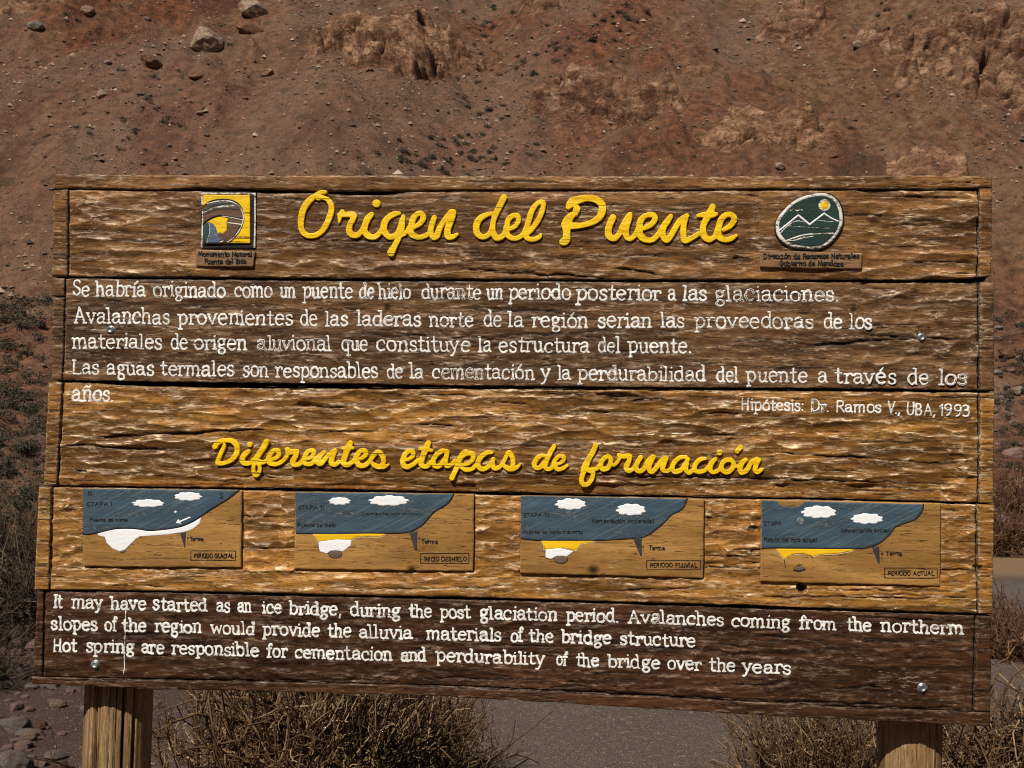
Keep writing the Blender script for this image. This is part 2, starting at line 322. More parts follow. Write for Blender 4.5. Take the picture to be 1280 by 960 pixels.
def samp(A, px, py):
    x = np.clip(np.asarray(px, float)-X0, 0, WX-1.001); y = np.clip(np.asarray(py, float)-Y0, 0, WY-1.001)
    xi = x.astype(int); yi = y.astype(int); fx = x-xi; fy = y-yi
    return (A[yi, xi]*(1-fx)+A[yi, xi+1]*fx)*(1-fy)+(A[yi+1, xi]*(1-fx)+A[yi+1, xi+1]*fx)*fy
HF = lambda px, py: samp(HS, px, py)

THK = 30.0
def patch(L, R, T, B, ex, step=1.35, edge=2.6, seed=0, knock=1.0):
    """one piece of plank face with rounded arrises and sides; ex = how far (l,r,t,b) its sides close the joint behind"""
    ym = (T(np.array(600.))+B(np.array(600.)))/2
    wd = float(np.max(R(np.array([T(600.), B(600.)])))-np.min(L(np.array([T(600.), B(600.)])))); xa0 = float(L(ym)); xb0 = float(R(ym))
    hts = B(np.linspace(xa0, xb0, 9))-T(np.linspace(xa0, xb0, 9)); nx = max(4, int((xb0-xa0)/step)); ny = max(4, int(hts.max()/step))
    u, v = np.meshgrid(np.linspace(0, 1, nx+1), np.linspace(0, 1, ny+1))
    x = xa0+u*(xb0-xa0)
    for _ in range(3):
        y = T(x)+v*(B(x)-T(x)); l, r_ = L(y), R(y); x = l+u*(r_-l)
    wob = lambda s, k: (fbm(s/17, s*0+k*7.7, 3, seed+k)-.5)*1.5*knock
    y = y+wob(x, 1)*(1-v)**8+wob(x, 2)*v**8; x = x+wob(y, 3)*(1-u)**30+wob(y, 4)*u**30
    de = np.minimum.reduce([(x-L(y)), (R(y)-x), (y-T(x)), (B(x)-y)]); de = np.clip(de, 0, None)
    ed = edge*(.5+fbm(x/14, y/14, 2, seed+9))
    h = HF(x, y)-1.5*edge/2.6*np.clip(1-de/ed, 0, 1)**2
    Pt = PL(x.ravel(), y.ravel(), h.ravel()); nv = len(Pt)
    ids = np.arange(nv).reshape(ny+1, nx+1)
    Q = np.stack([ids[:-1, :-1], ids[1:, :-1], ids[1:, 1:], ids[:-1, 1:]], -1).reshape(-1, 4)
    ring = np.concatenate([ids[0, :], ids[1:, -1], ids[-1, -2::-1], ids[-2:0:-1, 0]])
    U = u.ravel()[ring]; V = v.ravel()[ring]; rx = x.ravel()[ring]; ry = y.ravel()[ring]
    e = [(f_(rx)+.05 if callable(f_) else f_) for f_ in ex]
    bx = rx-e[0]*(U == 0)+e[1]*(U == 1); by = ry-e[2]*(V == 0)+e[3]*(V == 1)
    P2 = PL(rx+(bx-rx)*.06, ry+(by-ry)*.06, -THK*.55); P3 = PL(bx, by, -THK*1.0)
    n = len(ring); a = ring; b_ = nv+np.arange(n); c = nv+n+np.arange(n)
    Q2 = np.stack([a, np.roll(a, -1), np.roll(b_, -1), b_], -1); Q3 = np.stack([b_, np.roll(b_, -1), np.roll(c, -1), c], -1)
    # back face: a strip from the top row to the bottom row
    tr = c[:nx+1]; br = c[nx+ny:2*nx+ny+1][::-1]
    Q4 = np.stack([tr[:-1], tr[1:], br[1:], br[:-1]], -1)
    return (np.vstack([Pt, P2, P3]), np.vstack([Q, Q2, Q3, Q4]),
            np.concatenate([samp(RG, x.ravel(), y.ravel())+.35*(np.clip(1-de.ravel()/ed.ravel(), 0, 1)), np.zeros(2*n)]), np.concatenate([np.maximum(samp(DT, x.ravel(), y.ravel()), .7*(1-np.clip(de.ravel()/1.0, 0, 1))), np.full(2*n, .95)]), np.concatenate([samp(TN, x.ravel(), y.ravel()), np.full(2*n, .5)]))  # joint sides and edges coloured near black, painting shade into the gaps
PALE = (.46, .35, .24)
WM = [wood('carved_brown_wood', (.032, .0125, .0038), (.195, .086, .0255), (.420, .208, .064), (.80, .58, .38), 1.1, .40),
      wood('carved_dark_brown_wood', (.026, .0108, .0038), (.140, .066, .0245), (.290, .152, .058), (.70, .51, .35), .95, .46),
      wood('carved_golden_brown_wood', (.042, .0150, .0032), (.300, .130, .026), (.590, .285, .058), (.94, .70, .44), 1.1, .38),
      wood('carved_amber_wood', (.070, .0255, .006), (.380, .168, .033), (.640, .320, .070), (.94, .70, .44), 1.1, .38),
      wood('carved_umber_wood', (.011, .0036, .0013), (.064, .0235, .0078), (.150, .062, .022), (.42, .28, .19), .8, .48)]
LBL = ['top plank with yellow title and two emblems', 'dark brown plank with four lines of white text', 'golden plank with yellow subtitle', 'amber plank carrying the four diagrams', 'dark bottom plank with English text']
planks = []
for i, p in enumerate(PLK):
    L, R, T, B, gl, gr = p['L'], p['R'], p['T'], p['B'], p['gl'], p['gr']
    g = 1.0
    sh = lambda f, d: (lambda y: f(y)+d)
    pcs = []
    tg = [None, s12g, s23g, s34g, s45g][i]; bg_ = [s12g, s23g, s34g, s45g, None][i]; ck = lambda x: (crackB(x)-crack(x))/2+.2
    if i == 0:
        ct = crackB
        pcs.append((L, R, T, lambda x: crack(x)-.3, (0, 0, 0, ck)))
        pcs.append((L, sh(gl, -g), lambda x: crack(x)+.6, B, (0, g, .6, bg_)))
        pcs.append((sh(gr, g), R, lambda x: crack(x)+.6, B, (g, 0, .6, bg_)))
        pcs.append((sh(gl, g), sh(gr, -g), crackB, B, (g, g, ck, bg_)))
    elif i == 1:
        pcs.append((L, sh(gl, -g), T, lambda x: T(x)*0+369.5, (0, g, tg, 1)))
        pcs.append((lambda y: L(y)+2, sh(gl, -g), lambda x: T(x)*0+371.5, B, (2, g, 1, bg_)))
        pcs.append((sh(gr, g), R, T, B, (g, 0, tg, bg_)))
        pcs.append((sh(gl, g), sh(gr, -g), T, B, (g, g, tg, bg_)))
    elif i == 4:
        pcs.append((L, sh(gl, -g), T, rim5, (0, g, tg, .3)))
        pcs.append((sh(gr, g), R, T, rim5, (g, 0, tg, .3)))
        pcs.append((sh(gl, g), sh(gr, -g), T, lambda x: rim5(x)-.4, (g, g, tg, .5)))
        pcs.append((L, R, lambda x: rim5(x)+.35, B, (0, 0, .4, 0)))
    else:
        pcs.append((L, sh(gl, -g), T, B, (0, g, tg, bg_)))
        pcs.append((sh(gr, g), R, T, B, (g, 0, tg, bg_)))
        pcs.append((sh(gl, g), sh(gr, -g), T, B, (g, g, tg, bg_)))
    VV, QQ, A1, A2, A3, n = [], [], [], [], [], 0
    for k, (l_, r_, t_, b_, ex) in enumerate(pcs):
        V, Q, a1, a2, a3 = patch(l_, r_, t_, b_, ex, step=[1.35, 1.45, 1.2, 1.2, 1.55][i], seed=i*20+k, edge=2.6 if k != 3 else 2.0)
        VV.append(V); QQ.append(Q+n); A1.append(a1); A2.append(a2); A3.append(a3); n += len(V)
    me = mesh_np('plank', np.vstack(VV), quads=np.vstack(QQ), smooth=True, attrs={'ridge': np.concatenate(A1), 'dirt_shade': np.concatenate(A2), 'stain': np.concatenate(A3)})
    o = link('plank', me, WM[i], sign); o['label'] = LBL[i]; planks.append(o)
# ------------------------------------------------------------------ shapes from distance fields (photo pixels)
class Field:
    def __init__(s, x0, y0, x1, y1, g=.6):
        s.x0, s.y0, s.g = x0, y0, g
        s.nx = int((x1-x0)/g)+2; s.ny = int((y1-y0)/g)+2
        s.F = np.full((s.ny, s.nx), -9.0); s.W = np.zeros((s.ny, s.nx))
        s.xs = x0+np.arange(s.nx)*g; s.ys = y0+np.arange(s.ny)*g
    def win(s, xa, xb, ya, yb):
        i0 = max(int((xa-s.x0)/s.g)-1, 0); i1 = min(int((xb-s.x0)/s.g)+3, s.nx); j0 = max(int((ya-s.y0)/s.g)-1, 0); j1 = min(int((yb-s.y0)/s.g)+3, s.ny)
        return slice(j0, j1), slice(i0, i1)
    def cap(s, a, b, ra, rb, wear=0.0):
        m = max(ra, rb)+1.6
        J, I = s.win(min(a[0], b[0])-m, max(a[0], b[0])+m, min(a[1], b[1])-m, max(a[1], b[1])+m)
        if I.stop <= I.start or J.stop <= J.start: return
        X, Y = np.meshgrid(s.xs[I], s.ys[J]); dx, dy = b[0]-a[0], b[1]-a[1]; L2 = dx*dx+dy*dy+1e-9
        t = np.clip(((X-a[0])*dx+(Y-a[1])*dy)/L2, 0, 1)
        f = ra+(rb-ra)*t-np.hypot(X-a[0]-dx*t, Y-a[1]-dy*t)
        s.F[J, I] = np.maximum(s.F[J, I], f)
        if wear: s.W[J, I] = np.where(f > -1, wear, s.W[J, I])
    def line(s, pts, wear=0.0):
        for a, b in zip(pts[:-1], pts[1:]): s.cap(a, b, a[2], b[2], wear)
    def poly(s, pts, sub=False, grow=0.0):
        p = np.array(pts, float); J, I = s.win(p[:, 0].min()-3, p[:, 0].max()+3, p[:, 1].min()-3, p[:, 1].max()+3)
        X, Y = np.meshgrid(s.xs[I], s.ys[J]); ins = np.zeros(X.shape, bool); d = np.full(X.shape, 1e9)
        for a, b in zip(p, np.roll(p, -1, 0)):
            dx, dy = b-a; t = np.clip(((X-a[0])*dx+(Y-a[1])*dy)/(dx*dx+dy*dy+1e-9), 0, 1); d = np.minimum(d, np.hypot(X-a[0]-dx*t, Y-a[1]-dy*t))
            c = (a[1] > Y) != (b[1] > Y)
            with np.errstate(divide='ignore', invalid='ignore'): xx = (b[0]-a[0])*(Y-a[1])/(b[1]-a[1])+a[0]
            ins ^= c & (X < xx)
        f = np.where(ins, d, -d)+grow
        s.F[J, I] = np.minimum(s.F[J, I], -f) if sub else np.maximum(s.F[J, I], f)
    def mesh(s, name, top, foot, mat, parent, smooth=False, rough=0.0, seed=0):
        """slab: faces where F>0, top(x,y,f) gives the height, walls run down to foot(x,y)"""
        F = s.F
        if rough:
            X, Y = np.meshgrid(s.xs, s.ys); F = F+(fbm(X/3.2, Y/3.2, 3, seed)-.5)*2*rough
        ny, nx = F.shape; ids = np.arange(ny*nx).reshape(ny, nx)
        act = (F[:-1, :-1] > 0) | (F[1:, :-1] > 0) | (F[1:, 1:] > 0) | (F[:-1, 1:] > 0)
        a, b, c, d = ids[:-1, :-1][act], ids[1:, :-1][act], ids[1:, 1:][act], ids[:-1, 1:][act]
        T = np.concatenate([np.stack([a, b, c], 1), np.stack([a, c, d], 1)])
        f = F.ravel(); In = f[T] > 0; k = In.sum(1)
        full = T[k == 3]
        def rot(T, In, want):   # roll so that the odd-one-out vertex is first
            o = np.argmax(In == want, 1); r = np.arange(len(T))
            return np.stack([T[r, o], T[r, (o+1) % 3], T[r, (o+2) % 3]], 1)
        one = rot(T[k == 1], In[k == 1], True); two = rot(T[k == 2], In[k == 2], False)
        key = lambda p, q: np.minimum(p, q).astype(np.int64)*(ny*nx)+np.maximum(p, q)
        e1 = key(one[:, 0], one[:, 1]); e2 = key(one[:, 0], one[:, 2]); e3 = key(two[:, 0], two[:, 1]); e4 = key(two[:, 0], two[:, 2])
        ek, inv = np.unique(np.concatenate([e1, e2, e3, e4]), return_inverse=True)
        n1, n2 = len(e1), len(e3); i1, i2, i3, i4 = inv[:n1], inv[n1:2*n1], inv[2*n1:2*n1+n2], inv[2*n1+n2:]
        va = ek // (ny*nx); vb = ek % (ny*nx); t = f[va]/(f[va]-f[vb]+1e-12)
        gxv = s.xs[0]+(np.arange(ny*nx) % nx)*s.g; gyv = s.ys[0]+(np.arange(ny*nx)//nx)*s.g
        ex = gxv[va]*(1-t)+gxv[vb]*t; ey = gyv[va]*(1-t)+gyv[vb]*t
        used, ui = np.unique(np.concatenate([full.ravel(), one[:, 0], two[:, 1], two[:, 2]]), return_inverse=True)
        nf = full.size; fu = ui[:nf].reshape(-1, 3); o0 = ui[nf:nf+n1]; t1 = ui[nf+n1:nf+n1+n2]; t2 = ui[nf+n1+n2:]
        nu = len(used); ne = len(ek)
        tris = [fu, np.stack([o0, nu+i1, nu+i2], 1), np.stack([nu+i3, t1, t2], 1), np.stack([nu+i3, t2, nu+i4], 1)]
        X = np.concatenate([gxv[used], ex]); Y = np.concatenate([gyv[used], ey]); D = np.concatenate([f[used], np.zeros(ne)])
        Wr = np.concatenate([s.W.ravel()[used], s.W.ravel()[va]])
        Z = top(X, Y, D); bot = nu+ne+np.arange(ne)
        walls = [np.stack([nu+i2, nu+i1, bot[i1], bot[i2]], 1), np.stack([nu+i3, nu+i4, bot[i4], bot[i3]], 1)]
        V = np.vstack([PL(X, Y, Z), PL(ex, ey, foot(ex, ey))])
        at = {'dist': np.concatenate([D, np.zeros(ne)]), 'wear': np.concatenate([Wr, Wr[nu:]])}
        me = mesh_np(name, V, tris=np.vstack(tris), quads=np.vstack(walls), smooth=smooth, attrs=at)
        return link(name, me, mat, parent)

# ------------------------------------------------------------------ hand lettering: strokes, x-height 10, capitals 15
GL = {
'a': (9.5, '~1.2,8 2.2,9.6 4.5,10.2 6.6,9.4 7.2,7 7.1,3 7.4,.6 9,.2|~7,6 4,5.8 1.4,4.6 .9,2.2 2.4,.3 4.8,.5 7,2.6'),
'b': (9.6, '-0,15.2 1.8,14.8 1.8,.2|~1.8,7.6 4,9.9 6.8,9.6 8.4,7 8.3,3.2 6.6,.5 4,.1 1.8,1.6'),
'c': (8.8, '~7.6,7.2 7,9.4 4.8,10.1 2.2,9 .9,6.4 .9,3.4 2.3,.8 4.8,0 7.4,1.2'),
'd': (9.8, '-5.8,15.2 7.6,14.8 7.6,.3 9,.2|~7.6,7.6 5.6,10 2.6,9.4 1,6.6 1,3.2 2.6,.6 5.2,.1 7.6,2.4'),
'e': (9.2, '~1.1,5.4 4,5.7 7.9,5.9 7.7,8 6.4,9.8 4.2,10.1 1.9,8.8 .9,6 1,3.2 2.6,.7 5,0 7.6,1.4'),
'f': (6.6, '~6,13.4 5.2,15 3.6,15 2.6,13 2.5,8 2.5,.3|-.3,10 5,10.2|-1,.1 4.4,.1'),
'g': (9.2, '~6.6,9 4.6,10 2.2,9.2 1.3,7 2.2,4.8 4.4,4 6.4,5 7,7.2 6.2,9.2|-6.4,9.2 8.3,10|~3,4.2 1.7,3 2.4,1.4 5.4,.9 7.4,-.6 7.2,-3.2 4.8,-4.6 2,-4 1.2,-2 2.8,.2'),
'h': (9.8, '-0,15.2 1.9,14.8 1.9,.2|-.7,.1 3.2,.1|~1.9,7.4 3.6,9.6 5.8,10 7.4,8.8 7.7,6 7.7,.2|-6.5,.1 9.2,.1'),
'i': (4.6, '-.4,9.6 2.2,9.8 2.2,.2|-.7,.1 3.8,.1|-2,13.6 2.3,14'),
'I': (5, '-2.4,15 2.4,.2|-.8,15 4,15|-.8,.1 4,.1'),
'l': (4.8, '-.3,15 2.2,14.8 2.2,.2|-.6,.1 4,.1'),
'm': (14.4, '-0,9.7 1.8,9.7 1.8,.2|-.6,.1 3.1,.1|~1.8,7.2 3.4,9.6 5.2,10 6.7,8.8 7,6 7,.2|~7,7.2 8.6,9.6 10.4,10 12,8.8 12.3,6 12.3,.2|-11.2,.1 13.8,.1'),
'n': (9.8, '-0,9.7 1.9,9.7 1.9,.2|-.7,.1 3.2,.1|~1.9,7.2 3.6,9.6 5.8,10 7.4,8.8 7.7,6 7.7,.2|-6.5,.1 9.2,.1'),
'o': (9.4, '=4.6,10.1 2,9.1 .9,6.6 .9,3.4 2.1,.9 4.6,0 7.1,.9 8.3,3.4 8.3,6.6 7.1,9.1'),
'p': (9.6, '-.1,9.9 2,9.6 2,-4.6|-.5,-4.7 3.6,-4.7|~2,7.6 4.2,9.9 6.8,9.6 8.4,7 8.3,3.2 6.6,.6 4.2,.2 2,2'),
'q': (9.6, '-8.8,9.9 7.4,9.4 7.4,-4.6|-6,-4.7 9,-4.7|~7.4,7.6 5.4,10 2.6,9.4 1,6.8 1,3.2 2.6,.6 5.2,.2 7.4,2.2'),
'r': (7.4, '-0,9.6 2,9.8 2,.2|-.6,.1 3.8,.1|~2,6.8 3.4,9.2 5.2,10 6.8,9.2 6.8,7.9'),
's': (7.8, '~6.4,7.8 5.8,9.6 4,10.1 1.8,9.4 1.2,7.5 2.4,5.9 4.8,4.9 6.5,3.5 6.3,1.3 4.4,0 2,.3 .8,2.2'),
't': (7, '-2.8,14 2.8,2|~2.8,3 3.2,.8 4.6,.1 6.4,.9|-.4,9.8 5.9,10'),
'u': (9.6, '-0,9.7 1.7,9.7 1.7,5|~1.7,5.5 1.8,2.4 3,.4 5,.1 7.3,2.2|-5.8,9.7 7.4,9.7 7.4,.3 9,.2'),
'v': (9, '-.8,9.8 4.4,.2 8,9.8|-0,9.8 2.2,9.8|-6.8,9.8 9,9.8'),
'w': (12.6, '-.8,9.8 3.6,.2 6.4,8.4 9,.2 12,9.8|-0,9.8 2,9.8'),
'y': (9, '-.8,9.8 4.6,.6|~8.2,9.8 6.2,5 4.2,-.6 2.6,-4 .4,-4.6|-0,9.8 2.2,9.8|-6.8,9.8 9,9.8'),
'z': (8, '-1,9.8 6.8,9.8 1,.2 7,.2'),
'j': (4.6, '-.4,9.6 2.2,9.8 2.2,.2|-2,13.6 2.3,14'),
'1': (4.6, '-.5,12 2.6,14.8 2.6,.2'),
'9': (9, '~7.6,9.6 6,7.4 3.2,7.2 1.2,9.4 1.4,12.6 3.8,14.9 6.6,14.4 7.8,11.6 7.4,6 5.4,1.8 3,0'),
'3': (8.6, '~1,13.4 3.4,15 6,14.2 6.6,11.6 5.2,9 3,8.2|~3,8.2 6,7.6 7.4,4.6 6.2,1.2 3.4,0 1.2,.8'),
'S': (9.4, '~8,12.6 6.8,14.8 4,15 1.6,13.4 1.4,10.4 3.6,8.4 6.6,6.8 8,4 6.6,1 3.6,0 1,1.6 .6,3.6'),
'A': (12, '-1.4,.2 5.6,15 10.4,.2|-3.2,5.4 8.6,5.4|-0,.1 3,.1|-9,.1 12,.1'),
'L': (9.6, '-1.8,15 1.8,.3 8.6,.3 9,2.4|-.4,15 3.8,15'),
'H': (11.6, '-1.8,15 1.8,.2|-9,15 9,.2|-1.8,7.8 9,7.8|-.7,.1 3.4,.1|-7.6,.1 10.4,.1'),
'D': (11.6, '-1.6,15 1.6,.2|~1.6,15 5.4,14.8 9,12.6 10.2,8 9,3 5.6,.4 1.6,.2'),
'R': (10.4, '-1.6,15 1.6,.2|~1.6,14.8 5,15 8.2,13.6 8.4,10.2 6,8 1.6,7.6|-4.6,7.8 9.4,.2'),
'V': (10.2, '-.4,15 4.8,.2 9.6,15'),
'U': (10.6, '~1.2,15 1.1,6 2,1.6 5,0 8,1.6 9,6 8.9,15'),
'B': (10, '-1.6,15 1.6,.2|~1.6,14.9 5.6,14.8 7.6,12.8 7,9.4 4.6,8 1.6,7.8|~4.6,7.9 7.8,6.6 8.4,3.4 6.8,.8 4,.2 1.6,.2'),
'M': (13.4, '-1.4,.2 2.2,15 6.6,4 11,15 12,.2'),
'N': (11.2, '-1.6,.2 1.6,15 9.4,.3 9.4,15'),
'P': (9.6, '-1.6,15 1.6,.2|~1.6,14.8 5,15 8,13.6 8.2,10 5.8,7.6 1.6,7.2'),
'G': (11, '~9.4,12 7.6,14.6 4.6,15 2,12.6 1,8 2,2.6 4.8,.1 8,1 9.6,4 9.6,7.2|-6,7.2 10.6,7.2'),
'T': (9.4, '-4.6,15 4.6,.2|-.4,14.8 9,14.8'),
'E': (9, '-1.6,15 1.6,.2|-1.6,14.8 8,14.8|-1.6,8 6.6,8|-1.6,.3 8.2,.3'),
'C': (10, '~9,12.4 7,14.8 4,14.6 1.6,11.6 1,7.4 2.2,2.4 5,.1 8,1 9.2,3'),
'O': (11.4, '=5.6,15 2.4,13.4 .9,8 2.4,1.8 5.6,0 8.8,1.8 10.3,8 8.8,13.4'),
'.': (4, '-1.4,.4 1.8,.3'), ',': (4.4, '-2.2,.8 1.2,-2.8'), ':': (4, '-1.4,1 1.7,1|-1.4,8 1.7,8'), '(': (4.6, '~3.6,16 1.2,11 1.2,4 3.6,-1'), ')': (4.6, '~1,16 3.4,11 3.4,4 1,-1'), '-': (6, '-1,6 5,6')}
ACC = {'á': 'a', 'é': 'e', 'í': 'i', 'ó': 'o', 'ú': 'u', 'ñ': 'n'}
def catmull(p, closed=False, n=4):
    p = np.array(p, float); k = len(p); out = []
    q = lambda i: p[i % k] if closed else p[min(max(i, 0), k-1)]
    for i in range(k if closed else k-1):
        a, b, c, d = q(i-1), q(i), q(i+1), q(i+2)
        for j in range(n):
            t = j/n; out.append(.5*((2*b)+(-a+c)*t+(2*a-5*b+4*c-d)*t*t+(-a+3*b-3*c+d)*t**3))
    out.append(p[0] if closed else p[-1]); return np.array(out)
def glyph(ch):
    acc = None
    if ch in ACC: acc = ch; ch = ACC[ch]
    adv, s = GL[ch]; res = []
    for st in s.split('|'):
        k = st[0]; pts = [tuple(map(float, q.split(','))) for q in st[1:].split()]
        res.append(np.array(pts) if k == '-' else catmull(pts, k == '='))
    if acc == 'ñ': res.append(catmull([(1.6, 12.6), (3.4, 13.8), (5.6, 12.8), (7.6, 14)]))
    elif acc == 'í': res = [r for r in res if r[:, 1].max() < 13]+[np.array([(2, 12.4), (4.4, 15.4)])]
    elif acc: res.append(np.array([(4, 12.2), (6.4, 15.4)]))
    return adv, res
lr = np.random.default_rng(3)
def word(Fd, txt, xa, xb, ya, yb, xh, rad, wear=0.0, jit=1.0, slant=0.0, serif=True):
    gs = [glyph(c) for c in txt]; tot = sum(g[0] for g in gs)-.8; sx = (xb-xa-2*rad)/tot; sy = xh/10.0; cx = xa+rad
    for adv, strokes in gs:
        ox, oy = lr.normal(0, .25)*jit, lr.normal(0, .32)*jit; rot = lr.normal(0, .03)*jit; k = 1+lr.normal(0, .035)*jit; rw = rad*(1+lr.normal(0, .07)*jit); wr = wear*lr.uniform(.5, 1.3)
        for st in strokes:
            if len(st) == 2 and st[0][1] == .1 and st[1][1] == .1 and not serif: continue
            pts = []
            for (x, y) in st:
                X = x+lr.normal(0, .16)*jit; Y = (y+lr.normal(0, .16)*jit)*k; X += -rot*Y+slant*Y
                px = cx+(X*.93+.2)*sx+ox; t = (px-xa)/max(xb-xa, 1); py = ya+(yb-ya)*t-Y*sy+oy
                pts.append((px, py, rw*(1+lr.normal(0, .12)*jit)))
            Fd.line(pts, wr+.01)
        cx += adv*sx
def ztop(rise): return lambda X, Y, D: np.maximum(HF(X, Y), -3)+rise*np.clip(D/.8, 0, 1)+.12
zfoot = lambda X, Y: HF(X, Y)-1.2

def paint(name, c, rough=.5, wearcol=(.10, .062, .035), worn=.0, grain=.25, spec=.2, hatch=0, cracks=False):
    """brushed paint: rubbed through along the middle of each stroke where 'wear' says so"""
    b = NB(name)
    n1 = b.noise(b.co((30, 80, 120)), 1.0, 4, .65); n2 = b.noise(b.co((6, 40, 60)), 1.0, 4, .6); n3 = b.noise(b.co((90, 200, 260)), 1.0, 3, .6)
    col = b.mix(b.ramp(n2, [(.35, 0.0), (.65, 1.0)]), c, tuple(min(x*(1-grain), 1) for x in c))
    m = b.math('MULTIPLY', b.math('MULTIPLY', b.attr('wear'), 1.0), b.ramp(b.attr('dist'), [(.35, 0.0), (.95, 1.0)]))
    m = b.math('ADD', m, b.math('MULTIPLY', b.attr('wear'), .12))
    m2 = b.ramp(b.math('ADD', m, b.math('MULTIPLY', b.math('SUBTRACT', n1, .5), 1.7)), [(.44, 0.0), (.60, 1.0)])
    col = b.mix(m2, col, wearcol)
    if cracks:
        ck_ = b.ramp(b.noise(b.co((5, 5, 150)), 1.0, 2, .5, .6), [(.325, 1.0), (.345, 0.0)])
        col = b.mix(b.math('MULTIPLY', ck_, .85), col, (.05, .03, .008))
        col = b.mix(b.ramp(b.noise(b.co((12, 12, 90)), 1.0, 3, .6), [(.58, 0.0), (.66, .6)]), col, (.92, .70, .10))
    if hatch:
        m2_ = b.n('ShaderNodeMapping'); m2_.inputs['Scale'].default_value = (8, 1, 190); b.l(b.co((1, 1, 1), (0, R_(hatch), 0)), m2_.inputs[0]); hn = b.noise(m2_.outputs[0], 1.0, 2, .5)
        col = b.mix(b.ramp(hn, [(.52, 0.0), (.68, .32)]), col, (.17, .22, .25))
    if worn:
        col = b.mix(b.math('MULTIPLY', b.ramp(b.math('ADD', b.math('MULTIPLY', n3, .5), b.math('MULTIPLY', n2, .5)), [(.64-.13*worn, 0.0), (.70-.13*worn, 1.0)]), min(1, .4+worn)), col, wearcol)
    return b.set(col, rough, b.bump(b.math('ADD', n1, n3), .45, .0012), spec=spec)
WHITE = paint('white_sign_paint', (.82, .81, .77), .5, grain=.22, worn=.35)
YEL = paint('yellow_gloss_paint', (.88, .565, .008), .42, (.66, .34, .006), worn=.75, grain=.22, cracks=True)
BLUE = paint('slate_blue_paint', (.050, .088, .122), .55, (.14, .13, .11), worn=.5, grain=.35, hatch=28)
SNOWP = paint('white_enamel_paint', (.84, .85, .86), .45, (.55, .55, .54), worn=.15, grain=.06)
INK = paint('black_lettering_paint', (.012, .009, .008), .6, (.10, .07, .04), worn=.35, grain=.3)
INKD = paint('dark_outline_paint', (.010, .012, .015), .6, (.03, .03, .03), worn=.3, grain=.3)
GREYP = paint('grey_paint', (.15, .105, .075), .6, (.15, .10, .06), worn=.4, grain=.3)
INKF = paint('faded_lettering_paint', (.018, .018, .018), .6, (.05, .06, .07), worn=.7, grain=.3)
VENT = paint('slate_grey_paint', (.045, .042, .042), .6, (.12, .08, .05), worn=.5, grain=.3)
CREAM = paint('cream_outline_paint', (.60, .50, .32), .55, (.2, .13, .06), worn=.45, grain=.2)
ORN = paint('ochre_yellow_paint', (.86, .52, .012), .5, (.4, .2, .01), worn=.2, grain=.2)
GREEN = paint('dark_green_paint', (.022, .050, .040), .45, (.05, .08, .07), worn=.35, grain=.4)
TEAL = paint('teal_paint', (.03, .065, .07), .5, (.12, .12, .11), worn=.4, grain=.4)
STEELB = paint('blue_grey_paint', (.10, .15, .21), .5, (.2, .2, .2), worn=.35, grain=.3)
BRN = paint('brown_paint', (.14, .075, .045), .55, (.2, .13, .08), worn=.35, grain=.35)
SIL = paint('chipped_white_paint', (.74, .71, .64), .5, (.10, .07, .045), worn=1.0, grain=.3)

